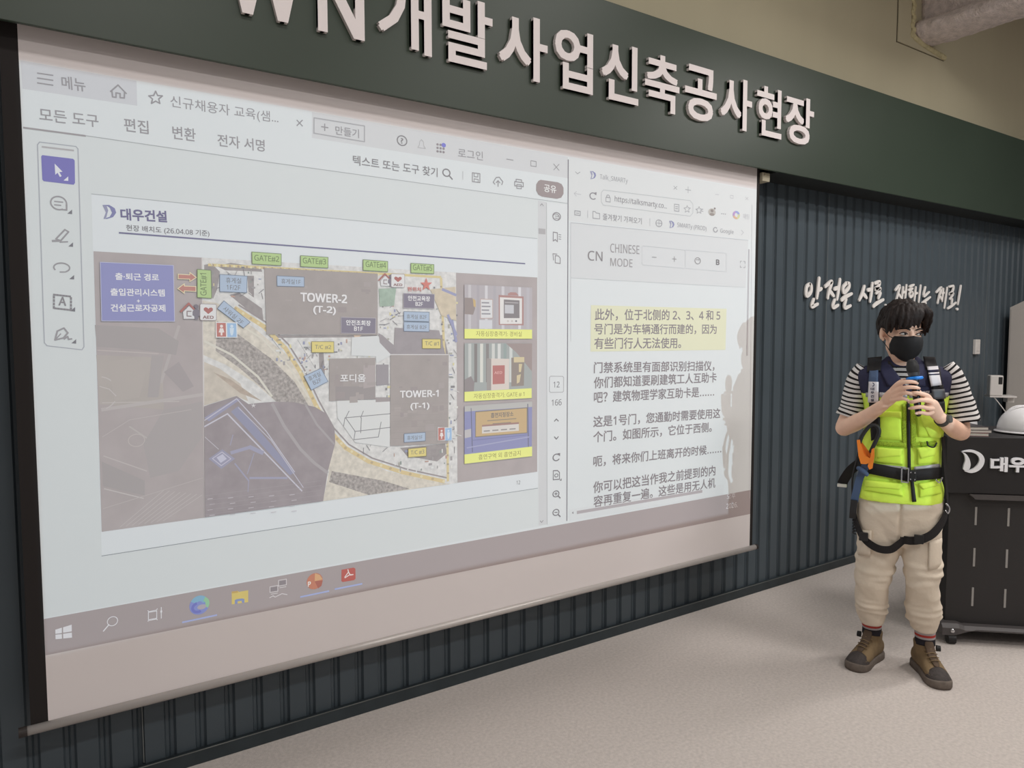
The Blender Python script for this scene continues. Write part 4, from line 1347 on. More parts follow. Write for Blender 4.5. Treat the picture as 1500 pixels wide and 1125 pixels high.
def hard_hat(label, loc, rot):
    t = thing('hard_hat', label, 'hard hat', loc)
    t.rotation_euler = rot
    bm = bmesh.new()
    rings = []
    for k in range(11):
        f = k / 10
        a = f * math.pi / 2
        rr, z = math.cos(a) ** 0.85, 0.135 * math.sin(a) ** 0.95
        rings.append([Vector((0.112 * rr * math.cos(p), 0.138 * rr * math.sin(p), z + 0.006)) for p in [2 * math.pi * i / 40 for i in range(40)]] if k < 10 else
                     [Vector((0.004 * math.cos(p), 0.004 * math.sin(p), 0.142)) for p in [2 * math.pi * i / 40 for i in range(40)]])
    loft(bm, rings)
    obj('shell', bm, m_hat, t, True)
    bm = bmesh.new()
    out, inn = [], []
    for i in range(40):
        p = 2 * math.pi * i / 40
        vis = 0.012 + 0.032 * max(0, -math.sin(p)) ** 2
        out.append(Vector(((0.112 + 0.012) * math.cos(p), (0.138 + vis) * math.sin(p), 0.002 - 0.006 * max(0, -math.sin(p)))))
        inn.append(Vector((0.108 * math.cos(p), 0.134 * math.sin(p), 0.008)))
    up = [v + Vector((0, 0, 0.005)) for v in out]
    iu = [v + Vector((0, 0, 0.005)) for v in inn]
    vr = loft(bm, [inn, out, up, iu], cap=False)
    for i in range(40):
        bm.faces.new((vr[3][i], vr[3][(i + 1) % 40], vr[0][(i + 1) % 40], vr[0][i]))
    obj('brim', bm, m_hat, t, True)
    bm = bmesh.new()
    for k, s in enumerate((-0.022, 0.022)):
        tube(bm, [(s, -0.125, 0.03), (s * 1.1, -0.07, 0.122), (s, 0.0, 0.142), (s * 1.1, 0.07, 0.124), (s, 0.125, 0.03)], [0.006] * 5, n=8)
    obj('ridge', bm, m_hat, t, True)
    bm = bmesh.new()
    tube(bm, [Vector((0.100 * math.cos(p), 0.126 * math.sin(p), 0.008)) for p in [2 * math.pi * i / 20 for i in range(21)]], [0.0055] * 21, n=8, k=2)
    obj('headband', bm, m_tan, t, True)
    return t


def on_lectern(x, y, z=1.118):
    p = LO + LX * x + LN * y
    return Vector((p.x, p.y, z))


hard_hat('white hard hat resting upright on the lectern at the edge of the frame', on_lectern(0.435, 0.19, 1.1235), (0, 0, LANG + R(80)))
hard_hat('white hard hat with tan headband on the lectern, mostly hidden behind the striped sleeve', on_lectern(0.152, 0.385, 1.1235), (0, 0, LANG + R(150)))
cov = [mat('booklet_red_cover', (120, 58, 62), 0.5), mat('booklet_charcoal_cover', (62, 58, 60), 0.5), mat('booklet_grey_cover', (112, 104, 104), 0.5)]
m_pg = mat('booklet_pages', (200, 194, 188), 0.8)
for k, (lab, dx, th) in enumerate((('dark red booklet at the bottom of the pile on the lectern', 0.0, 0.018), ('grey booklet between two others in the pile on the lectern', 0.008, 0.014), ('charcoal booklet on top of the pile on the lectern', -0.012, 0.016))):
    z0 = 1.1185 + (0.0, 0.0183, 0.0326)[k]
    t = thing('booklet', lab, 'booklet', on_lectern(0.105 + dx, 0.125, z0), LANG + R(4 * k - 3), 'booklets piled on the lectern')
    bm = bmesh.new()
    box(bm, -0.074, 0.076, -0.10, 0.10, 0.0015, th - 0.0015)
    obj('pages', bm, m_pg, t)
    bm = bmesh.new()
    box(bm, -0.077, 0.077, -0.102, 0.102, 0.0, 0.0015)
    box(bm, -0.077, 0.077, -0.102, 0.102, th - 0.0015, th)
    box(bm, -0.0785, -0.0765, -0.102, 0.102, 0.0, th)
    obj('cover', bm, cov[(0, 2, 1)[k]], t)
# ================================================================== THE PRESENTER
m_skin = mat('warm_skin', (236, 194, 170), 0.55, var=0.04, vscale=30, bump=0.05, bscale=120, spec=0.3)
m_lip = mat('skin_crease', (176, 128, 108), 0.6)
m_hair = mat('dark_brown_hair', (36, 28, 26), 0.6, var=0.3, vscale=40, bump=0.5, bscale=90, stretch=(1, 1, 0.3), spec=0.22)
m_mask = mat('black_cloth_mask', (22, 21, 23), 0.8, bump=0.1, bscale=400)
m_navy = mat('navy_vest_cloth', (43, 43, 68), 0.85, var=0.06, vscale=20, bump=0.15, bscale=60)
m_hiv = mat('fluorescent_yellow_vest_cloth', (224, 254, 92), 0.75, var=0.05, vscale=14, bump=0.18, bscale=40)
m_hid = mat('fluorescent_yellow_pocket_cloth', (216, 250, 84), 0.75, var=0.05, vscale=14, bump=0.15, bscale=40)
m_net = mat('yellow_black_netting', (160, 186, 52), 0.9, var=0.5, vscale=260)
m_refl = mat('grey_reflective_tape', (160, 158, 160), 0.35, metal=0.15)
m_zip = mat('black_zip', (28, 27, 27), 0.6)
m_khaki = mat('beige_work_cloth', (220, 207, 189), 0.9, var=0.05, vscale=9, bump=0.15, bscale=80, spec=0.15)
m_strap = mat('black_webbing', (30, 27, 28), 0.75, bump=0.15, bscale=500)
m_steel = mat('bright_steel', (190, 190, 194), 0.25, metal=0.85)
m_orange = mat('orange_hook_lever', (232, 128, 44), 0.45)
m_dblue = mat('slate_blue_webbing', (72, 88, 116), 0.8, bump=0.1, bscale=300)
m_card = mat('white_card', (216, 212, 216), 0.5)
m_boot = mat('olive_brown_suede', (128, 108, 80), 0.85, var=0.12, vscale=25, bump=0.2, bscale=90)
m_bdark = mat('dark_brown_boot_panel', (88, 72, 58), 0.8, var=0.15, vscale=40)
m_sole = mat('grey_brown_rubber', (108, 98, 90), 0.85, var=0.15, vscale=40)
m_toe = mat('dark_rubber_toe_cap', (70, 64, 62), 0.8, var=0.2, vscale=60, bump=0.3, bscale=150)
m_blue = mat('bright_blue_ring', (40, 130, 220), 0.4)
m_mic = mat('black_microphone', (30, 29, 30), 0.4)
m_grille = mat('microphone_grille', (40, 38, 38), 0.5, bump=0.6, bscale=900)
m_eye = mat('eye_white', (214, 206, 200), 0.3)
m_iris = mat('dark_iris', (30, 22, 18), 0.2)
m_shirt = band_mat('black_white_striped_knit', [(0.0, (216, 212, 210)), (0.60, (36, 33, 34))], period=0.0225)
m_sock = band_mat('striped_sock_knit', [(0.0, (44, 42, 48)), (0.24, (170, 166, 168)), (0.34, (176, 66, 60)), (0.46, (176, 168, 168)), (0.56, (44, 42, 48))], period=0.11)

PG = Vector((3.551, -1.113, 0.0))
pf_ = Vector((PG.x - EYE.x, PG.y - EYE.y, 0)).normalized()      # away from the camera
pr_ = Vector((pf_.y, -pf_.x, 0))
PRZ = math.atan2(pr_.y, pr_.x)
man = thing('person', 'person in a fluorescent yellow vest, safety harness and black face mask holding a microphone', 'person', PG, PRZ)


def L(u, v, d=0.0):
    """a spot on the plane that faces the camera through the person, d metres nearer: local coordinates"""
    q = at_plane(u, v, PG - pf_ * d, pf_) - PG
    return Vector((q.dot(pr_), q.dot(pf_), q.z))


def superring(c, rx, ry, n=2.4, k=48, ryb=None):
    out = []
    for i in range(k):
        t = 2 * math.pi * i / k
        cx, sy = math.cos(t), math.sin(t)
        ex = abs(cx) ** (2 / n) * (1 if cx > 0 else -1)
        ey = abs(sy) ** (2 / n) * (1 if sy > 0 else -1)
        out.append(Vector((c.x + rx * ex, c.y + (ry if ey < 0 else (ryb or ry)) * ey, c.z)))
    return out


class Hull:
    """a stack of outlines read off the photograph: row, left and right edge, depth in front and behind"""

    def __init__(self, rows, n=2.4, dc=0.0):
        self.n, self.rows = n, []
        for r in rows:
            v, ul, ur, df, db = r[:5]
            d0 = r[5] if len(r) > 5 else dc
            a, b = L(ul, v, d0), L(ur, v, d0)
            self.rows.append(((a.z + b.z) / 2, (a.x + b.x) / 2, (b.x - a.x) / 2, df, db, d0))
        self.rows.sort(key=lambda r: -r[0])

    def at(self, z):
        R_ = self.rows
        if z >= R_[0][0]:
            return R_[0]
        for a, b in zip(R_, R_[1:]):
            if z >= b[0]:
                t = (a[0] - z) / (a[0] - b[0])
                return tuple(p + (q - p) * t for p, q in zip(a, b))
        return R_[-1]

    def front(self, x, z):
        _, xc, rx, df, db, d0 = self.at(z)
        s = min(0.985, abs(x - xc) / rx)
        return d0 + df * (1 - s ** self.n) ** (1 / self.n)

    def loft(self, bm, k=48, sub=3):
        S_ = spline([Vector((r[0], r[1], r[2])) for r in self.rows], sub)
        S2 = spline([Vector((r[3], r[4], r[5])) for r in self.rows], sub)
        loft(bm, [superring(Vector((a.y, -b.z, a.x)), a.z, b.x, self.n, k, b.y) for a, b in zip(S_, S2)])

    def on(self, u, v, off=0.0):
        d = 0.1
        for _ in range(5):
            p = L(u, v, d)
            d = self.front(p.x, p.z) + off
        return L(u, v, d)


def wrinkle(bm, amp, fn, seed=0.0):
    bm.normal_update()
    mv = [(v, v.normal * (amp * fn(v.co))) for v in bm.verts]
    for v, dlt in mv:
        v.co += dlt


def folds(p, sx, sy, sz, off=0.0):
    q = Vector((p.x * sx + off, p.y * sy, p.z * sz))
    return noise.noise(q) + 0.5 * noise.noise(q * 2.1)


def panel(name, quad, off, thick, m, parent, hull, nx=8, ny=8, puff=0.0, extra=None):
    """a sewn-on piece that follows the body: quad = four photo corners, TL TR BR BL"""
    bm = bmesh.new()
    F, Bk = [], []
    for j in range(ny + 1):
        for i in range(nx + 1):
            s, t = i / nx, j / ny
            u = (quad[0][0] * (1 - s) + quad[1][0] * s) * (1 - t) + (quad[3][0] * (1 - s) + quad[2][0] * s) * t
            v = (quad[0][1] * (1 - s) + quad[1][1] * s) * (1 - t) + (quad[3][1] * (1 - s) + quad[2][1] * s) * t
            e = puff * (math.sin(math.pi * s) * math.sin(math.pi * t)) ** 0.5 if puff else 0
            p = hull.on(u, v, off + e)
            F.append(bm.verts.new(p))
            Bk.append(bm.verts.new(p + Vector((0, thick + e, 0))))
    w = nx + 1
    for j in range(ny):
        for i in range(nx):
            q = (j * w + i, j * w + i + 1, (j + 1) * w + i + 1, (j + 1) * w + i)
            bm.faces.new([F[k] for k in q])
            bm.faces.new([Bk[k] for k in q[::-1]])
    ed = [j * w for j in range(ny + 1)], [j * w + nx for j in range(ny + 1)], list(range(w)), [ny * w + i for i in range(w)]
    for e in ed:
        for a, b in zip(e, e[1:]):
            bm.faces.new((F[a], Bk[a], Bk[b], F[b]))
    return obj(name, bm, m, parent, True)


def webbing(name, pts, width, m, parent, thick=0.004, k=6, tw=None):
    """flat strap along local points; the flat side faces away from the body axis"""
    P = spline([Vector(p) for p in pts], k)
    bm = bmesh.new()
    rings = []
    for i, p in enumerate(P):
        t = (P[min(i + 1, len(P) - 1)] - P[max(i - 1, 0)]).normalized()
        nrm = Vector((p.x - (tw or 0.0), p.y - 0.01 if tw is not None else -1, 0))
        if tw is None:
            nrm = Vector((0, -1, 0))
        nrm = (nrm - t * nrm.dot(t)).normalized()
        s = t.cross(nrm)
        h = width / 2
        rings.append([p + s * h, p + s * h + nrm * thick, p - s * h + nrm * thick, p - s * h])
    loft(bm, rings)
    return obj(name, bm, m, parent)


# ---- outlines
torso = Hull([(522, 1299, 1345, .012, .068), (528, 1292, 1353, .026, .076), (534, 1276, 1370, .044, .085), (540, 1260, 1391, .070, .095), (550, 1254, 1397, .104, .105), (568, 1258, 1394, .116, .11), (590, 1264, 1389, .124, .11), (620, 1265, 1384, .127, .105),
              (650, 1263, 1380, .124, .10), (680, 1259, 1378, .120, .10), (695, 1258, 1378, .117, .10), (710, 1253, 1382, .122, .105), (724, 1252, 1383, .126, .11), (731, 1254, 1381, .122, .108)], n=2.5)
legA = Hull([(728, 1256, 1322, .098, .105, .0), (770, 1255, 1322, .100, .11, .0), (797, 1255, 1321, .095, .10, .0), (820, 1254, 1313, .088, .09, .0), (846, 1251, 1306, .084, .084, .005), (857, 1253, 1303, .078, .08, .005), (872, 1252, 1301, .080, .082, -.02),
             (890, 1253, 1299, .080, .08, -.04), (903, 1256, 1296, .070, .07, -.05), (912, 1260, 1294, .056, .058, -.05)], n=2.15)
legB = Hull([(728, 1316, 1382, .098, .105, .0), (770, 1318, 1382, .100, .11, .0), (797, 1320, 1381, .096, .10, .0), (834, 1323, 1379, .088, .09, .01), (860, 1326, 1377, .082, .084, .015), (879, 1326, 1379, .082, .084, -.01),
             (900, 1327, 1378, .082, .08, -.03), (914, 1331, 1376, .070, .07, -.04), (922, 1336, 1372, .058, .058, -.045)], n=2.15)

# ---- body: head, neck, trunk, arms with hands, legs, one skin
HC = L(1321.5, 487.5, 0.005)
HM = Matrix.Translation(HC) @ Matrix.Rotation(R(25), 4, 'Z') @ Matrix.Rotation(R(5), 4, 'X') @ Matrix.Rotation(R(2), 4, 'Y') @ Matrix.Scale(1.06, 4)


def H(x, y, z):
    return HM @ Vector((x, y, z))


bm = bmesh.new()
ellipsoid(bm, (0, .018, .030), (.076, .096, .096), HM, 32, 20)
ellipsoid(bm, (0, -.028, -.030), (.064, .066, .086), HM, 28, 18)
ellipsoid(bm, (0, -.060, -.098), (.030, .026, .022), HM)
for s in (-1, 1):
    ellipsoid(bm, (s * .040, -.050, -.020), (.022, .027, .020), HM)
    ellipsoid(bm, (s * .044, -.004, -.066), (.018, .036, .028), HM)
    ellipsoid(bm, (s * .083, .006, -.006), (.009, .020, .031), HM @ Matrix.Rotation(R(s * 12), 4, 'Z'))
    ellipsoid(bm, (s * .081, .000, -.032), (.007, .010, .011), HM)
    tube(bm, [H(s * .010, -.088, .021), H(s * .030, -.086, .026), H(s * .052, -.068, .020)], [.008, .009, .006], n=10)
tube(bm, [H(0, -.086, .014), H(0, -.097, -.010), H(0, -.106, -.030)], [.009, .010, .013], n=12)
ellipsoid(bm, (0, -.098, -.038), (.018, .013, .010), HM)
tube(bm, [H(0, .028, -.055), L(1322, 524, -.01), L(1322, 545, -.015)], [.056, .056, .066], n=20)
# trunk and legs, just under the clothes
tube(bm, [L(1322, 545, -.01), L(1322, 580, 0.0), L(1322, 640, 0.0), L(1319, 700, 0.0), L(1319, 735, 0.0)], [.060, .092, .095, .090, .095], n=20)
tube(bm, [L(1270, 555, -.01), L(1322, 548, -.015), L(1384, 555, -.01)], [.044, .056, .044], n=16)
tube(bm, [L(1290, 735, 0), L(1287, 800, 0), L(1279, 850, .005), L(1277, 890, -.05), Vector((-.112, .076, .15))], [.082, .075, .056, .038, .026], n=16)
tube(bm, [L(1348, 735, 0), L(1350, 800, 0), L(1351, 860, .015), L(1352, 895, -.03), Vector((.128, .058, .15))], [.082, .075, .056, .038, .026], n=16)
# his right arm and hand (left in the photograph)
EA, WA = L(1236.5, 626.5, .0), L(1295, 592.5, .20)
tube(bm, [L(1266, 556, -.005), L(1252, 592, -.01), EA], [.042, .044, .042], n=16)
tube(bm, [EA, L(1252, 620, .06), L(1270, 610, .115), WA], [.0415, .0405, .035, .026], n=16)
tube(bm, [WA, L(1302, 584.5, .225), L(1309, 577.5, .252)], [.025, .031, .031], n=16, flat=0.62, side=(0.2, 1, 0.1))
# his left arm and hand (right in the photograph)
EB, WB = L(1407, 632.5, .0), L(1376.5, 611.5, .19)
tube(bm, [L(1388, 556, -.005), L(1401, 594, -.01), EB], [.042, .045, .042], n=16)
tube(bm, [EB, L(1399, 629, .07), L(1388, 620, .13), WB], [.042, .041, .035, .026], n=16)
tube(bm, [WB, L(1370, 603, .22), L(1364, 594, .248)], [.025, .031, .033], n=16, flat=0.62, side=(-0.2, 1, 0.1))
body = fuse(bm, 0.0052, 3)

# fingers keep their own finer skin until joined to the palm
fb = bmesh.new()
FR = .0088
fingers = [
    # right hand: index to little finger across the front of the microphone, thumb behind it
    ([L(1308, 570, .262), L(1314, 563.5, .277), L(1326, 559.5, .301), L(1338, 559.5, .303), L(1342.5, 561, .288)], [.0115, .0105, .0092, .0082, .0070]),
    ([L(1308, 575.5, .264), L(1316, 570.5, .281), L(1328, 567.5, .304), L(1340, 567.5, .305), L(1345, 568.5, .288)], [.0115, .0107, .0094, .0084, .0072]),
    ([L(1308, 581, .262), L(1316.5, 578, .279), L(1327, 575.5, .301), L(1336, 577, .303), L(1340.5, 578.5, .290)], [.0112, .0102, .0090, .0080, .0068]),
    ([L(1306, 586, .256), L(1314, 585, .273), L(1323, 584, .294), L(1330, 586.5, .298)], [.0108, .0095, .0080, .0068]),
    ([L(1301, 580, .236), L(1308, 569.5, .245), L(1318, 560, .243), L(1328, 556, .240)], [.0130, .0115, .0100, .0082]),
    # left hand: four fingers wrapped from the right, thumb behind
    ([L(1364, 587, .256), L(1358.5, 580, .277), L(1348, 576.5, .303), L(1339.5, 575.5, .306), L(1335.5, 575.5, .294)], [.0118, .0108, .0094, .0084, .0070]),
    ([L(1366, 592, .258), L(1361, 587.5, .279), L(1348.5, 586, .306), L(1337.5, 588.5, .309), L(1333, 589, .295)], [.0118, .0110, .0096, .0086, .0072]),
    ([L(1366, 598, .256), L(1360.5, 598, .277), L(1348, 596, .304), L(1338, 597.5, .307), L(1333.5, 598, .294)], [.0114, .0106, .0092, .0082, .0068]),
    ([L(1365, 604, .248), L(1358.5, 606, .268), L(1349, 604.5, .294), L(1342.5, 605.5, .299)], [.0108, .0096, .0082, .0068]),
    ([L(1369, 600, .228), L(1361, 590, .240), L(1352, 580, .242), L(1345, 572, .240)], [.0130, .0116, .0100, .0082]),
]
for pts, rr in fingers:
    tube(fb, pts, rr, n=12, k=5)
hand_roots = [(WA, L(1302, 584.5, .225), L(1309, 577.5, .252), 1), (WB, L(1370, 603, .22), L(1364, 594, .248), -1)]
for a, b_, c_, s in hand_roots:
    tube(fb, [a.lerp(b_, .2), b_, c_], [.024, .030, .030], n=16, flat=0.6, side=(s * 0.2, 1, 0.1))
hands = fuse(fb, 0.0030, 2)
me_ = bpy.data.meshes.new('hands')
hands.to_mesh(me_)
hands.free()
body.from_mesh(me_)
bpy.data.meshes.remove(me_)
body_o = obj('body', body, m_skin, man, True)

# nails
for pts, rr in fingers:
    bm = bmesh.new()
    tip, pre = pts[-1], pts[-2]
    dr = (tip - pre).normalized()
    out = (Vector((0, -1, 0)) - dr * Vector((0, -1, 0)).dot(dr)).normalized()
    c0 = tip + out * (rr[-1] * 0.78) + dr * rr[-1] * 0.25
    sd = dr.cross(out)
    q = ellipsoid(bm, (0, 0, 0), (.0052, .0062, .0016), None, 10, 6)
    rot = Matrix((sd, dr, out)).transposed()
    for v in q:
        v.co = rot @ v.co + c0
    obj('fingernail', bm, mat('fingernail', (232, 196, 178), 0.35), man, True)

# ---- face
for s in (-1, 1):
    bm = bmesh.new()
    q = ellipsoid(bm, (0, 0, 0), (.0150, .0085, .0062), None, 18, 10)
    MX = HM @ Matrix.Translation((s * .0325, -.0835, .002)) @ Matrix.Rotation(R(s * 16), 4, 'Z')
    for v in q:
        v.co = MX @ v.co
    eye = obj('eye', bm, m_eye, man, True)
    bm = bmesh.new()
    q = ellipsoid(bm, (0, 0, 0), (.0058, .0022, .0056), None, 14, 8)
    MI = HM @ Matrix.Translation((s * .0325 + .0045, -.0905 + .001 * s, .0025)) @ Matrix.Rotation(R(s * 12 + 8), 4, 'Z')
    for v in q:
        v.co = MI @ v.co
    obj('iris', bm, m_iris, eye, True)
    bm = bmesh.new()
    tube(bm, [MX @ Vector((-.0165, -.003, -.0005)), MX @ Vector((-.006, -.0085, .0060)), MX @ Vector((.006, -.0085, .0060)), MX @ Vector((.0165, -.003, -.0005))], [.0018, .0026, .0026, .0018], n=8)
    obj('eyelid', bm, mat('dark_lash_line', (58, 40, 34), 0.6), eye, True)
    bm = bmesh.new()
    tube(bm, [H(s * .013, -.0975, .0205), H(s * .030, -.0965, .0265), H(s * .048, -.082, .0235), H(s * .056, -.072, .0185)], [.0032, .0042, .0036, .0018], n=8, flat=0.5, side=(0, 1, 0))
    obj('eyebrow', bm, m_hair, man, True)

# ---- face mask with folds and ear loops
bm = bmesh.new()
rows = [(-.008, .068, .109, .000, 60), (-.016, .071, .115, .004, 64), (-.030, .074, .121, .010, 66), (-.050, .075, .120, .014, 70), (-.070, .073, .113, .014, 70), (-.092, .064, .100, .012, 68), (-.112, .052, .086, .008, 62), (-.124, .038, .070, .004, 56)]
F, Bk = [], []
NA = 28
for j, (z, ax, ay, by, pm) in enumerate(rows):
    for i in range(NA + 1):
        f = -1 + 2 * i / NA
        p = R(pm * f)
        zz = z - (.003 * (abs(f) ** 2) if j < 2 else 0) + (.016 * f * f if j > 5 else 0)
        if j == 0:
            zz += .004 * max(0, 1 - abs(f) * 3)
        pl_ = .0022 * math.sin(zz * 420) * (1 - abs(f))
        F.append(bm.verts.new(H(ax * math.sin(p) * 1.02, -.004 - (ay + pl_) * math.cos(p), zz)))
        Bk.append(bm.verts.new(H(ax * math.sin(p), -.004 - (ay + pl_ - .003) * math.cos(p), zz)))
w = NA + 1
nr = len(rows) - 1
for j in range(nr):
    for i in range(NA):
        q = (j * w + i, j * w + i + 1, (j + 1) * w + i + 1, (j + 1) * w + i)
        bm.faces.new([F[k] for k in q])
        bm.faces.new([Bk[k] for k in q[::-1]])
for e in ([j * w for j in range(nr + 1)], [j * w + NA for j in range(nr + 1)], list(range(w)), [nr * w + i for i in range(w)]):
    for a, b_ in zip(e, e[1:]):
        bm.faces.new((F[a], Bk[a], Bk[b_], F[b_]))
mask = obj('face_mask', bm, m_mask, man, True)
for s in (-1, 1):
    bm = bmesh.new()
    tube(bm, [H(s * .054, -.062, -.024), H(s * .070, -.030, -.014), H(s * .082, .004, .010), H(s * .086, .030, .000), H(s * .082, .020, -.030), H(s * .070, -.020, -.062), H(s * .056, -.044, -.094)], [.0017] * 7, n=8)
    obj('ear_loop', bm, m_mask, mask, True)

# ---- hair: a shell with combed locks grown into it
rnd = random.Random(11)
bm = bmesh.new()
NU, NV = 40, 16
ringsH = []
for j in range(NV + 1):
    f = j / NV
    ring = []
    for i in range(NU):
        az = 2 * math.pi * i / NU            # 0 = towards his left, -90 deg = front
        cs, sn = math.cos(az), math.sin(az)
        fr = max(0, -sn)
        bk = max(0, sn)
        zlow = .052 * fr ** 1.2 + .024 * (1 - fr) * (1 - bk) - .050 * bk
        zlow += .036 * math.exp(-((cs * .089 - .034) / .017) ** 2) * (fr > .5)
        z = zlow + (.142 - zlow) * math.sin(f * math.pi / 2)
        zz = (z - .030) / .114
        rr = math.sqrt(max(0.0, 1 - min(1, max(-1, zz)) ** 2)) if zz > 0 else 1.0 - 0.10 * zz * zz
        ring.append(H(.089 * rr * cs, .018 + .112 * rr * sn, z))
    ringsH.append(ring)
loft(bm, ringsH)


def scalp(az, el, k=1.0):
    return Vector((.086 * k * math.cos(el) * math.cos(az), .018 + .108 * k * math.cos(el) * math.sin(az), .030 + .110 * k * math.sin(el)))


for i in range(150):
    az = rnd.uniform(0, 2 * math.pi)
    el = rnd.uniform(R(15), R(88))
    sw = rnd.uniform(-.5, .5)
    pts = []
    for q in range(4):
        f = q / 3
        e2 = el - f * R(rnd.uniform(28, 42))
        a2 = az + sw * f
        p = scalp(a2, e2, 1.01 + .045 * math.sin(f * 2.6) + .012 * rnd.random())
        if p.z < .045 and p.y < -.03:
            p.z = .045 + .3 * (p.z - .045)
        lim = .020 if p.y < .04 else -.03
        if p.z < lim:
            p.z = lim
            p.x *= .95
        pts.append(p)
    if any(p.y < -.045 and .010 < p.x < .060 and p.z < .092 for p in pts):
        continue
    pts = [HM @ p for p in pts]
    r0 = rnd.uniform(.009, .013)
    tube(bm, pts, [r0, r0, r0 * .8, r0 * .3], n=8, k=3)
# fringe: parted over his left eye, swept both ways
fringe = [(-.060, -.040, .110, -.078, -.058, .060, -.080, -.050, .006), (-.048, -.062, .118, -.070, -.084, .070, -.072, -.078, .022), (-.034, -.074, .122, -.050, -.104, .078, -.054, -.104, .030), (-.018, -.080, .126, -.032, -.114, .084, -.036, -.115, .030),
          (-.002, -.082, .128, -.014, -.119, .088, -.016, -.121, .031), (.010, -.080, .128, .004, -.119, .090, .001, -.123, .036), (.016, -.078, .127, .012, -.117, .094, .004, -.122, .048), (-.056, -.03, .10, -.083, -.040, .05, -.078, -.042, .000),
          (.040, -.070, .126, .060, -.092, .096, .074, -.076, .062), (.038, -.070, .124, .062, -.086, .086, .076, -.066, .040), (.046, -.058, .120, .074, -.066, .076, .086, -.044, .026), (.050, -.044, .116, .082, -.040, .066, .092, -.022, .012), (.052, -.02, .11, .088, -.012, .05, .092, .0, -.006)]
for q in fringe:
    for dx in (-.006, .006):
        tube(bm, [H(q[0] + dx, q[1], q[2]), H(q[3] + dx, q[4], q[5]), H(q[6] + dx * 1.4, q[7], q[8] + rnd.uniform(-.006, .004))], [.014, .014, .005], n=8, k=4)
hair = fuse(bm, 0.0038, 1)
wrinkle(hair, 0.0035, lambda p: noise.noise(Vector((p.x * 60, p.y * 60, p.z * 22))))
obj('hair', hair, m_hair, man, True)

# ---- striped shirt: sleeves, neckline
shirt = part('t_shirt', man, 'black and white striped short-sleeved shirt')


def sleeve(pts, rr, seed):
    bm = bmesh.new()
    tube(bm, pts, rr, n=40, k=8, flat=0.92, side=(0, 1, 0), tattr=0.0, round_cap=False)
    lay = bm.verts.layers.float['t']
    bm.normal_update()
    for v in bm.verts:
        t = v[lay]
        v.co += v.normal * (0.007 * folds(v.co, 22, 22, 9, seed) * min(1, t * 14))
        v[lay] = t + 0.004 * noise.noise(v.co * 14) + v.co.y * 0.10
    obj('sleeve', bm, m_shirt, shirt, True)


sleeve([L(1267, 538, .0), L(1258, 552, .0), L(1253, 574, .0), L(1249, 596, .0), L(1243.5, 611, .005)], [.040, .047, .053, .058, .064], 1.3)
sleeve([L(1385, 537, .0), L(1397, 552, .0), L(1403, 574, .0), L(1408, 596, .0), L(1412.5, 618, .005)], [.040, .044, .051, .058, .066], 5.1)
bm = bmesh.new()
F = []
lay = bm.verts.layers.float.new('t')
for j in range(9):
    for i in range(9):
        s, t = i / 8, j / 8
        u, v_ = 1304 + 38 * s + (8 * t) * (1 - 2 * s), 537 + 29 * t
        p = torso.on(u, v_, .004)
        vv = bm.verts.new(p)
        vv[lay] = p.z
        F.append(vv)
for j in range(8):
    for i in range(8):
        bm.faces.new((F[j * 9 + i], F[j * 9 + i + 1], F[(j + 1) * 9 + i + 1], F[(j + 1) * 9 + i]))
bmesh.ops.solidify(bm, geom=bm.faces[:], thickness=0.004)
obj('shirt_front', bm, m_shirt, shirt, True)
bm = bmesh.new()
cn = L(1322, 527, -.012)
ring = []
for i in range(33):
    a = 2 * math.pi * i / 32
    fr = max(0, -math.sin(a))
    ring.append(Vector((cn.x + .063 * math.cos(a), cn.y + .062 * math.sin(a) - .018 * fr, cn.z + .020 * max(0, math.sin(a)) - .050 * fr ** 1.5)))
tube(bm, ring, [.009] * 33, n=10, k=2)
obj('neck_ribbing', bm, m_zip, shirt, True)

# ---- vest
bm = bmesh.new()
torso.loft(bm)
vb = fuse(bm, 0.0058, 2)
wrinkle(vb, 0.0042, lambda p: folds(p, 13, 8, 9, 3.0) if p.z < 1.33 else 0.4 * folds(p, 13, 8, 9, 3.0))
zsplit = torso.on(1330, 579, 0).z
for f in vb.faces:
    f.material_index = 0 if f.calc_center_median().z < zsplit else 1
vest = obj('safety_vest', vb, [m_hiv, m_navy], man, True)
vest['label'] = 'fluorescent yellow safety vest with navy yoke'
# V neck edges of the navy yoke
panel('yoke_front', [(1284, 532), (1304, 534), (1328, 566), (1300, 566)], .008, .008, m_navy, vest, torso, 6, 8)
panel('yoke_front', [(1343, 534), (1362, 532), (1356, 566), (1330, 566)], .008, .008, m_navy, vest, torso, 6, 8)
panel('reflective_strip', [(1268, 575), (1329, 576.5), (1329, 583), (1268, 581.5)], .007, .004, m_refl, vest, torso, 14, 1)
panel('reflective_strip', [(1332, 576.5), (1390, 575), (1389, 581.5), (1332, 583)], .007, .004, m_refl, vest, torso, 14, 1)
panel('reflective_strip', [(1287, 680), (1327, 684), (1327, 690), (1287, 686)], .007, .004, m_refl, vest, torso, 12, 1)
panel('reflective_strip', [(1339, 684), (1378, 679), (1378, 686), (1339, 691)], .007, .004, m_refl, vest, torso, 12, 1)
panel('net_strip', [(1321, 592), (1328, 592), (1330, 652), (1322, 652)], .006, .003, m_net, vest, torso, 3, 12)
panel('net_strip', [(1333, 592), (1341, 592), (1342, 652), (1334, 652)], .006, .003, m_net, vest, torso, 3, 12)
panel('net_strip', [(1284, 646), (1329, 649), (1329, 656), (1284, 653)], .0065, .003, m_net, vest, torso, 12, 2)
panel('net_strip', [(1335, 649), (1372, 646), (1372, 652), (1335, 656)], .0065, .003, m_net, vest, torso, 12, 2)
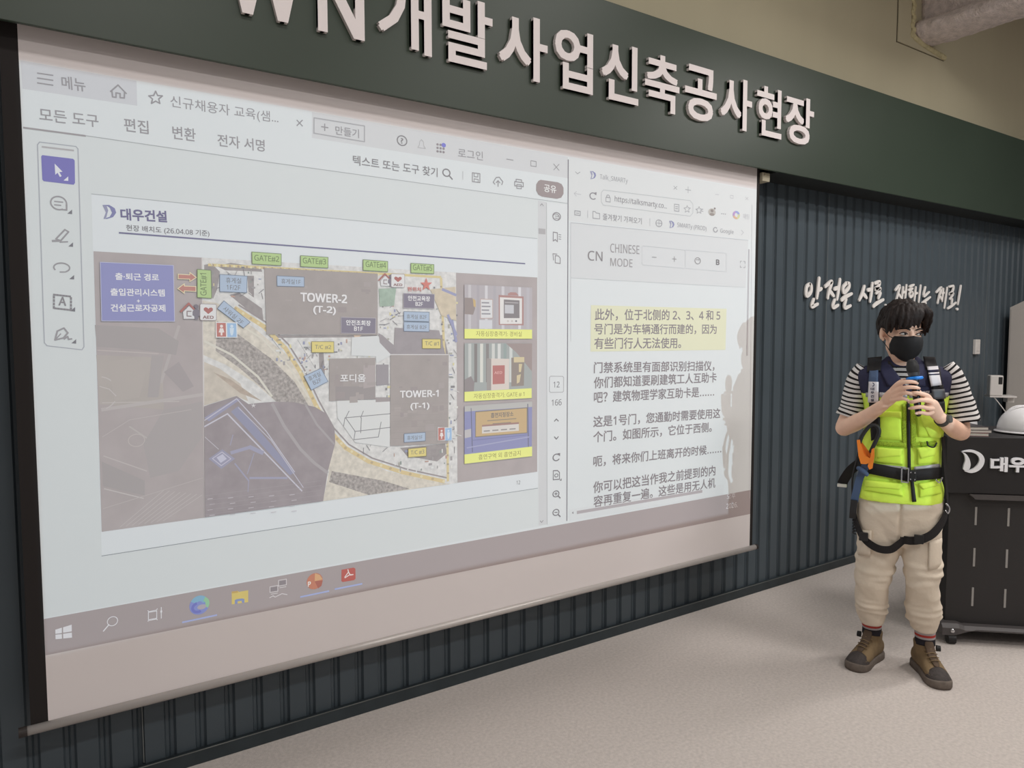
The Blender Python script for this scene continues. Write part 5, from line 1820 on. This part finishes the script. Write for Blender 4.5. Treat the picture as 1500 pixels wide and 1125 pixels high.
panel('zip', [(1328, 588), (1332.5, 588), (1334.5, 690), (1329.5, 690)], .009, .005, m_zip, vest, torso, 2, 24)
panel('zip', [(1332, 690), (1336.5, 690), (1342.5, 735), (1336, 735.5)], .009, .005, m_zip, vest, torso, 2, 12)
for nm, q, o_, p_ in (('pocket', [(1288, 604), (1319, 605), (1321, 645), (1286, 643)], .008, .008), ('pocket', [(1343, 604), (1374, 601), (1377, 642), (1345, 640)], .008, .008),
                      ('pocket', [(1284, 655), (1321, 658), (1322, 681), (1282, 677)], .008, .006), ('pocket', [(1344, 657), (1374, 654), (1374, 678), (1344, 681)], .008, .006),
                      ('pocket', [(1266, 702), (1322, 708), (1323, 727), (1264, 718)], .008, .006), ('pocket', [(1346, 708), (1379, 703), (1379, 723), (1347, 729)], .008, .006)):
    panel(nm, q, o_, .006, m_hid, vest, torso, 10, 8, puff=p_)
for q in ([(1286, 602), (1320, 603), (1321, 612), (1285, 611)], [(1342, 603), (1376, 600), (1379, 641), (1362, 640)], [(1282, 655), (1322, 658), (1319, 668), (1284, 671)], [(1343, 656), (1375, 653), (1370, 667), (1349, 672)],
          [(1264, 703), (1323, 709), (1318, 717), (1268, 713)], [(1345, 709), (1380, 703), (1376, 711), (1352, 717)]):
    panel('pocket_flap', q, .016, .005, m_hiv, vest, torso, 10, 5, puff=.004)
# printed name across the yoke and a small crescent
ex_ = Vector((1, 0, 0))
bm = bmesh.new()
p0, p1 = torso.on(1350, 577, .0125), torso.on(1361.5, 576, .0125)
stamp(bm, '대우건설', p0, (p1 - p0).normalized(), Vector((0, 0, 1)), Vector((0, -1, 0)), (p1 - p0).length, .012, bold=.03)
for a in range(8):
    t0, t1 = R(-80 + 20 * a), R(-60 + 20 * a)
    c0 = torso.on(1346.5, 574, .0125)
    bm.faces.new([bm.verts.new(c0 + Vector((r_ * math.cos(t), 0, r_ * 1.15 * math.sin(t)))) for r_, t in ((.0075, t0), (.0075, t1), (.0050, t1), (.0050, t0))])
obj('yoke_print', bm, m_card, vest)
bm = bmesh.new()
p2, p3 = torso.on(1288.5, 578.5, .0145), torso.on(1299, 578.5, .0145)
stamp(bm, 'TOWN', p2, (p3 - p2).normalized(), Vector((0, 0, 1)), Vector((0, -1, 0)), (p3 - p2).length, .012, bold=.03)
obj('yoke_print', bm, m_card, vest)

# ---- trousers
bm = bmesh.new()
legA.loft(bm, 40)
legB.loft(bm, 40)
Hull([(712, 1258, 1379, .108, .11), (735, 1256, 1382, .112, .12), (760, 1255, 1383, .108, .125), (785, 1262, 1377, .095, .12), (796, 1275, 1362, .07, .10)], n=2.4).loft(bm)
tb = fuse(bm, 0.0062, 3)


def trouser_fold(p):
    a = 0.6 * folds(p, 9, 9, 13, 1.0)
    q = Vector((p.x * 7 + p.z * 9, p.y * 7, p.z * 16 - abs(p.x) * 10))
    a += 0.9 * (0.5 - abs(noise.noise(q))) - 0.3
    for z0, w_, k_ in ((.50, .016, 1.6), (.545, .014, 1.1), (.46, .014, .9), (.30, .012, 1.3), (.265, .010, 1.6), (.33, .010, .8)):
        a += k_ * math.exp(-((p.z - z0 - .10 * (p.x * math.copysign(1, p.x)) - .02 * noise.noise(p * 9)) / w_) ** 2) * (0.5 + noise.noise(Vector((p.x * 11, p.y * 11, z0 * 40))))
    a -= 1.3 * math.exp(-(p.x / .008) ** 2) * (p.z > .66)
    return a


wrinkle(tb, 0.0085, trouser_fold)
trousers = obj('trousers', tb, m_khaki, man, True)
panel('cargo_pocket', [(1257, 776), (1277, 778), (1275, 815), (1256, 812)], .010, .008, m_khaki, trousers, legA, 6, 6, puff=.005)
panel('cargo_pocket', [(1361, 792), (1380, 788), (1379, 832), (1360, 836)], .010, .008, m_khaki, trousers, legB, 6, 6, puff=.005)
panel('pocket_flap', [(1357, 780), (1380, 776), (1380, 791), (1357, 795)], .010, .006, m_khaki, trousers, legB, 6, 3, puff=.002)

# ---- socks and boots
SHOES = []
for nm, (au, av), dcen in (('A', (1276, 908), -.05), ('B', (1354, 916), -.045)):
    a = L(au, av, dcen)
    g = {'A': (Vector((-.112, .076, 0)), Vector((-.37, -.93, 0))), 'B': (Vector((.130, .060, 0)), Vector((.38, -.925, 0)))}[nm]
    SHOES.append((a, g[0], g[1].normalized(), nm))
for a, o_, fwd, nm in SHOES:
    sd = Vector((-fwd.y, fwd.x, 0))
    F4 = Matrix(((sd.x, fwd.x, 0, o_.x), (sd.y, fwd.y, 0, o_.y), (0, 0, 1, 0), (0, 0, 0, 1)))   # local: x across, y to the toe, z up
    bm = bmesh.new()
    tube(bm, [F4 @ Vector((0, -.005, .135)), F4 @ Vector((0, -.008, .17)), Vector((a.x, a.y, a.z + .02))], [.044, .045, .048], n=24, k=6, round_cap=False, tattr=0.0)
    lay = bm.verts.layers.float['t']
    top_z = .145
    for v in bm.verts:
        v[lay] = v.co.z - top_z
    obj('sock', bm, m_sock, man, True)
    boot = part('boot', man)
    bm = bmesh.new()
    up = [(-.092, .020, .035, .095), (-.082, .034, .022, .104), (-.060, .041, .018, .118), (-.020, .0425, .016, .128), (.020, .0435, .016, .126), (.055, .0455, .016, .114), (.090, .049, .016, .096), (.125, .051, .016, .078), (.155, .049, .018, .066), (.178, .041, .022, .056), (.192, .026, .028, .046)]
    rings = []
    for y, hw, z0, z1 in up:
        k_ = []
        for i in range(28):
            t = 2 * math.pi * i / 28
            cx, sz = math.cos(t), math.sin(t)
            zz = (z0 + z1) / 2 + (z1 - z0) / 2 * (abs(sz) ** 0.85) * (1 if sz > 0 else -1)
            w_ = hw * (1 - .28 * max(0, sz) ** 1.5) * (abs(cx) ** 0.85) * (1 if cx > 0 else -1)
            k_.append(F4 @ Vector((w_, y, zz)))
        rings.append(k_)
    loft(bm, rings)
    loft(bm, [[F4 @ Vector((rx * math.cos(t), -.022 + dy + ry * math.sin(t), z)) for t in [2 * math.pi * i / 28 for i in range(28)]] for z, rx, ry, dy in ((.06, .041, .062, .0), (.09, .041, .060, .0), (.115, .042, .056, .002), (.134, .0445, .057, .004), (.145, .046, .058, .004), (.149, .043, .055, .004))])
    obj('upper', fuse(bm, .0048, 3), m_boot, boot, True)
    outl = [(-.100, .0), (-.092, .028), (-.065, .043), (-.02, .045), (.03, .043), (.075, .049), (.12, .056), (.155, .055), (.182, .045), (.199, .026), (.205, .0)]
    ol = spline([Vector((y, x, 0)) for y, x in outl], 4)
    full = [(p.x, p.y) for p in ol] + [(p.x, -p.y) for p in ol[-2:0:-1]]
    bm = bmesh.new()
    loft(bm, [[F4 @ Vector((x * s_, (y - .05) * s_ + .05, z + (.010 * max(0, (y - .12) / .08) ** 2 if z > .001 else 0))) for y, x in full] for z, s_ in ((0.0, .96), (.004, 1.0), (.026, 1.0), (.034, .97))])
    obj('sole', bm, m_sole, boot, True)
    bm = bmesh.new()
    rings = []
    for y, hw, z0, z1 in [(.128, .054, .03, .082), (.142, .0545, .03, .078), (.158, .052, .03, .072), (.175, .046, .03, .064), (.190, .034, .03, .054), (.199, .018, .03, .044)]:
        rings.append([F4 @ Vector((hw * math.cos(t) * (1 - .2 * max(0, math.sin(t))), y, z0 + (z1 - z0) * max(0, math.sin(t)) ** .8)) for t in [math.pi * i / 20 for i in range(21)]])
    loft(bm, rings)
    obj('toe_cap', bm, m_toe, boot, True)
    # tongue with its dark lacing panel
    bm = bmesh.new()
    tube(bm, [F4 @ Vector((0, .118, .086)), F4 @ Vector((0, .085, .105)), F4 @ Vector((0, .060, .124)), F4 @ Vector((0, .044, .142)), F4 @ Vector((0, .038, .152))], [.014, .019, .021, .022, .021], n=14, k=4, flat=.34, side=F4.to_3x3() @ Vector((0, .6, .8)))
    obj('tongue', bm, m_bdark, boot, True)
    bm = bmesh.new()
    for k_ in range(4):
        y0, z0 = .106 - .018 * k_, .099 + .0105 * k_
        tube(bm, [F4 @ Vector((-.026, y0 - .006, z0 - .004)), F4 @ Vector((0, y0 + .004, z0 + .006)), F4 @ Vector((.026, y0 - .006, z0 - .004))], [.0024] * 3, n=6, k=4)
    obj('lace', bm, m_boot, boot, True)
    bm = bmesh.new()
    sx = -1 if nm == 'A' else 1
    dl = F4 @ Vector((sx * .044, .028, .130))
    ax = (F4.to_3x3() @ Vector((sx, .25, 0))).normalized()
    cyl(bm, dl - ax * .006, dl + ax * .012, .015, .0135, n=18)
    obj('lace_dial', bm, m_zip, boot)

# ---- harness over the vest
har = part('safety_harness', man, 'black webbing safety harness with steel buckle')
panel('waist_belt', [(1268, 676), (1330, 689), (1330, 705.5), (1268, 693)], .016, .008, m_strap, har, torso, 14, 2)
panel('waist_belt', [(1330, 689), (1380, 685), (1380, 701), (1330, 705.5)], .016, .008, m_strap, har, torso, 14, 2)
panel('waist_belt', [(1256, 671), (1269, 676), (1269, 693), (1256, 689)], .016, .008, m_strap, har, torso, 4, 2)
# buckle: steel frame and a dark catch with four rivets
bm = bmesh.new()
c0 = torso.on(1326, 696, .028)
for x0, x1, z0, z1 in ((-.018, -.012, -.036, .036), (.010, .016, -.036, .036), (-.018, .016, .030, .036), (-.018, .016, -.036, -.030)):
    box(bm, c0.x + x0, c0.x + x1, c0.y - .004, c0.y + .004, c0.z + z0, c0.z + z1, bev=.0015)
obj('buckle_frame', bm, m_steel, har)
bm = bmesh.new()
c1 = torso.on(1336.5, 697, .030)
box(bm, c1.x - .014, c1.x + .016, c1.y - .006, c1.y + .008, c1.z - .026, c1.z + .026, bev=.003)
for dx in (-.007, .010):
    for dz in (-.016, .016):
        q = ellipsoid(bm, (c1.x + dx, c1.y - .006, c1.z + dz), (.0034, .002, .0034), None, 8, 6)
        for v in q:
            for f in v.link_faces:
                f.material_index = 1
obj('buckle_catch', bm, [m_zip, m_steel], har)
# shoulder straps
panel('shoulder_pad', [(1271, 524), (1292, 522), (1290, 543), (1270, 545)], .016, .012, m_strap, har, torso, 6, 6, puff=.004)
panel('shoulder_pad', [(1352, 522), (1370, 523), (1374, 541), (1356, 541)], .016, .012, m_strap, har, torso, 6, 6, puff=.004)
panel('shoulder_strap', [(1273.5, 543), (1286.5, 542), (1286, 562), (1272, 562)], .017, .005, m_dblue, har, torso, 4, 8)
panel('shoulder_strap', [(1271, 560), (1287, 560), (1290, 640), (1276, 646)], .012, .005, m_strap, har, torso, 4, 18)
panel('shoulder_strap', [(1357, 538), (1377, 538), (1381, 566), (1362, 567)], .012, .005, m_strap, har, torso, 4, 8)
panel('shoulder_strap', [(1364, 564), (1382, 564), (1384, 600), (1372, 602)], .012, .005, m_strap, har, torso, 4, 10)
panel('strap_label', [(1272.5, 559), (1287, 559.5), (1286.5, 590), (1271, 589.5)], .024, .006, m_card, har, torso, 4, 6)
bm = bmesh.new()
for i, ch in enumerate('대우건설'):
    q0, q1 = torso.on(1275.2, 571.8 + 5.4 * i, .0262), torso.on(1284.4, 571.8 + 5.4 * i, .0262)
    stamp(bm, ch, q0, (q1 - q0).normalized(), Vector((0, 0, 1)), Vector((0, -1, 0)), .017, .013, bold=.02)
c0 = torso.on(1279, 563.4, .029)
for a in range(9):
    t0, t1 = R(-90 + 20 * a), R(-70 + 20 * a)
    bm.faces.new([bm.verts.new(c0 + Vector((r_ * math.cos(t) - .003, 0, r_ * 1.15 * math.sin(t)))) for r_, t in ((.0085, t0), (.0085, t1), (.0052, t1), (.0052, t0))])
obj('label_lettering', bm, m_navy, har)
panel('identity_card', [(1358, 537), (1374, 536), (1379.5, 564), (1364, 566)], .026, .004, m_card, har, torso, 4, 6)
panel('card_band', [(1359, 542), (1375, 541), (1375.6, 544.6), (1359.6, 545.6)], .0275, .002, m_navy, har, torso, 4, 1)
panel('card_band', [(1360.4, 548), (1376.4, 547), (1376.7, 548.8), (1360.7, 549.8)], .0275, .002, m_navy, har, torso, 4, 1)
panel('chest_box', [(1364.5, 571), (1384, 570), (1385.5, 584), (1366.5, 585)], .040, .026, mat('dark_grey_box', (74, 74, 78), 0.5), har, torso, 5, 4)
panel('chest_clip', [(1372, 589), (1384, 588), (1385, 604), (1374, 606)], .030, .016, m_dkpl, har, torso, 4, 4)
# leg straps looping round the thighs
tA, tB = L(1288, 780, 0.0), L(1350, 780, 0.0)
webbing('leg_strap', [L(1251, 728, .02), L(1253, 757, .05), L(1263, 785, .085), L(1283, 802, .113), L(1303, 805, .112), L(1316, 797, .104), L(1323, 791, .094), L(1325, 789, .02)], .036, m_strap, har, tw=tA.x)
webbing('leg_strap', [L(1387, 722, .01), L(1386, 746, .03), L(1380, 764, .065), L(1367, 781, .100), L(1350, 790, .116), L(1335, 792, .110), L(1326, 791, .102), L(1320, 791, .085), L(1319, 790, .0)], .038, m_strap, har, tw=tB.x)
for (u, v_, d_) in ((1265, 786, .106), (1346, 790, .128)):
    bm = bmesh.new()
    c0 = L(u, v_, d_)
    box(bm, c0.x - .020, c0.x + .020, c0.y - .006, c0.y + .006, c0.z - .021, c0.z + .021, bev=.003)
    obj('strap_adjuster', bm, m_dkpl, har)
# side webbing, small steel rings and the trailing strap end
webbing('side_strap', [L(1381, 640, .06), L(1383, 680, .055), L(1385, 705, .05), L(1387, 735, .03)], .030, m_strap, har, tw=L(1330, 700, 0).x)
webbing('side_strap', [L(1263, 650, .03), L(1255, 676, .03), L(1249, 705, .03), L(1250, 742, .03)], .030, m_strap, har, tw=L(1310, 700, 0).x)
for pts in ([(1372, 649, .135), (1368, 655, .14), (1360, 653, .142), (1358, 647, .14)], [(1380, 700, .09), (1376, 707, .095), (1371, 703, .10)], [(1386, 738, .05), (1391, 744, .05), (1389, 752, .05), (1385, 748, .05)]):
    bm = bmesh.new()
    tube(bm, [L(*p) for p in pts], [.0034] * len(pts), n=8)
    obj('ring', bm, m_zip if pts[0][1] < 660 else m_steel, har, True)
webbing('trailing_strap', [L(1262, 676, .0), L(1247, 688, -.03), L(1238, 700, -.05), L(1233.5, 709, -.06)], .046, m_strap, har)
bm = bmesh.new()
c0 = L(1233.5, 710.5, -.058)
box(bm, c0.x - .022, c0.x + .022, c0.y - .012, c0.y + .004, c0.z - .009, c0.z + .007, bev=.002)
obj('strap_end_tip', bm, mat('bright_white_tip', (244, 242, 240), 0.5), har)
# snap hook hanging from the belt: black loop with orange levers
hook = part('snap_hook', har, 'large black snap hook with orange levers')
hd = .155


def hk(u, v, d=hd):
    return L(u, v, d)


bm = bmesh.new()
tube(bm, [hk(1259, 648), hk(1263, 638), hk(1272, 626), hk(1279, 622.5), hk(1286, 626), hk(1287.5, 634), hk(1282, 648), hk(1275.5, 661)], [.0100, .0095, .0090, .0090, .0092, .0095, .0095, .0085], n=12, k=6)
obj('hook_body', bm, m_dkpl, hook, True)
for pts in ([(1255, 645), (1259.5, 644), (1262, 655), (1266, 667), (1274, 671), (1280, 671.5), (1275, 678), (1268, 680), (1261, 679.5), (1257.5, 668)], [(1277, 658), (1280.5, 656), (1281, 668), (1278, 686), (1273.5, 688), (1271, 683), (1273, 676), (1275.5, 668)]):
    bm = bmesh.new()
    A = [hk(u, v, hd + .010) for u, v in pts]
    rings = [[p + Vector((0, y, 0)) for p in A] for y in (0, .012)]
    vr = [[bm.verts.new(p) for p in r] for r in rings]
    m_ = len(A)
    for i in range(m_):
        bm.faces.new((vr[0][i], vr[0][(i + 1) % m_], vr[1][(i + 1) % m_], vr[1][i]))
    f0, f1 = bm.faces.new(vr[0][::-1]), bm.faces.new(vr[1])
    bmesh.ops.triangulate(bm, faces=[f0, f1])
    obj('lever', bm, m_orange, hook)
webbing('lanyard', [hk(1270, 679, .15), hk(1264, 690, .13), hk(1259, 702, .10), hk(1254, 722, .08), hk(1251.5, 734, .07)], .034, m_dblue, har, thick=.006)
bm = bmesh.new()
c0 = hk(1264, 690, .14)
tube(bm, [c0 + Vector((-.018, 0, .012)), c0 + Vector((0, -.006, .002)), c0 + Vector((.016, 0, -.014))], [.011, .013, .011], n=10)
obj('lanyard_knot', bm, m_dblue, har, True)
webbing('lanyard_sleeve', [hk(1251.5, 732, .075), hk(1250, 745, .07), hk(1249, 758, .06)], .030, m_dkpl, har, thick=.012)
bm = bmesh.new()
cp = []
for i in range(80):
    t = i / 79
    c0 = L(1249 + 3.0 * math.sin(2.2 * t), 738 + 44 * t, .05)
    a = 2 * math.pi * 10 * t
    cp.append(c0 + Vector((.009 * math.cos(a), .009 * math.sin(a), 0)))
tube(bm, cp, [.0028] * 80, n=6, k=1)
obj('coil_cord', bm, m_dkpl, har, True)

# ---- wrist watch
watch = part('wristwatch', man, 'grey digital wristwatch')
wa = (EB * 0.30 + WB * 0.70)
wdir = (WB - L(1388, 620, .13)).normalized()
wa = L(1379.5, 614.5, .172)
bm = bmesh.new()
s1 = wdir.orthogonal().normalized()
s2 = wdir.cross(s1)
rings = [[wa + wdir * y + (s1 * math.cos(t) + s2 * math.sin(t)) * r_ for t in [2 * math.pi * i / 28 for i in range(28)]] for y, r_ in ((-.011, .0305), (-.010, .0325), (.010, .0305), (.011, .0285))]
loft(bm, rings)
obj('watch_band', bm, mat('dark_olive_band', (66, 62, 56), 0.6), watch, True)
bm = bmesh.new()
nrm = (Vector((0.55, -.75, 0.35)) - wdir * wdir.dot(Vector((0.55, -.75, 0.35)))).normalized()
cyl(bm, wa + nrm * .028, wa + nrm * .040, .019, .0175, n=20)
obj('watch_case', bm, mat('grey_watch_case', (96, 96, 92), 0.4, metal=0.3), watch)

# ================================================================== MICROPHONE
LOC = L(1340.5, 566, .272)
mic_w = PG + pr_ * LOC.x + pf_ * LOC.y + Vector((0, 0, LOC.z))
mic = thing('microphone', 'black handheld microphone with a bright blue ring held at the mouth', 'microphone', mic_w, PRZ)


def mk(u, v, d=.272):
    return L(u, v, d) - LOC


ctl = [mk(1336.2, 533.5, .262), mk(1338.4, 547, .266), mk(1339.6, 553, .268), mk(1345.5, 606, .280)]
ax = (ctl[3] - ctl[1]).normalized()
bm = bmesh.new()
tube(bm, [ctl[2], mk(1341.5, 572, .272), ctl[3]], [.0175, .0165, .0130], n=24, k=6)
obj('handle', bm, m_mic, mic, True)
bm = bmesh.new()
tube(bm, [ctl[0], mk(1336.9, 538, .263), mk(1337.7, 544, .265)], [.0235, .0265, .0245], n=24, k=5)
obj('grille', bm, m_grille, mic, True)
bm = bmesh.new()
cyl(bm, ctl[1] - ax * .004, ctl[1] + ax * .012, .0255, .0215, n=28)
obj('collar', bm, mat('dark_steel_collar', (84, 84, 86), 0.35, metal=0.5), mic)
bm = bmesh.new()
c0 = ctl[2] + ax * .004
s1 = ax.orthogonal().normalized()
s2 = ax.cross(s1)
rings = []
for y, r_ in ((-.008, .018), (-.007, .031), (.0, .0345), (.006, .031), (.007, .018)):
    rings.append([c0 + ax * y + (s1 * math.cos(t) + s2 * math.sin(t)) * (r_ * (1 + .06 * math.cos(6 * t))) for t in [2 * math.pi * i / 36 for i in range(36)]])
loft(bm, rings)
obj('blue_ring', bm, m_blue, mic, True)

bpy.data.objects.remove(_tobj)
bpy.context.view_layer.update()
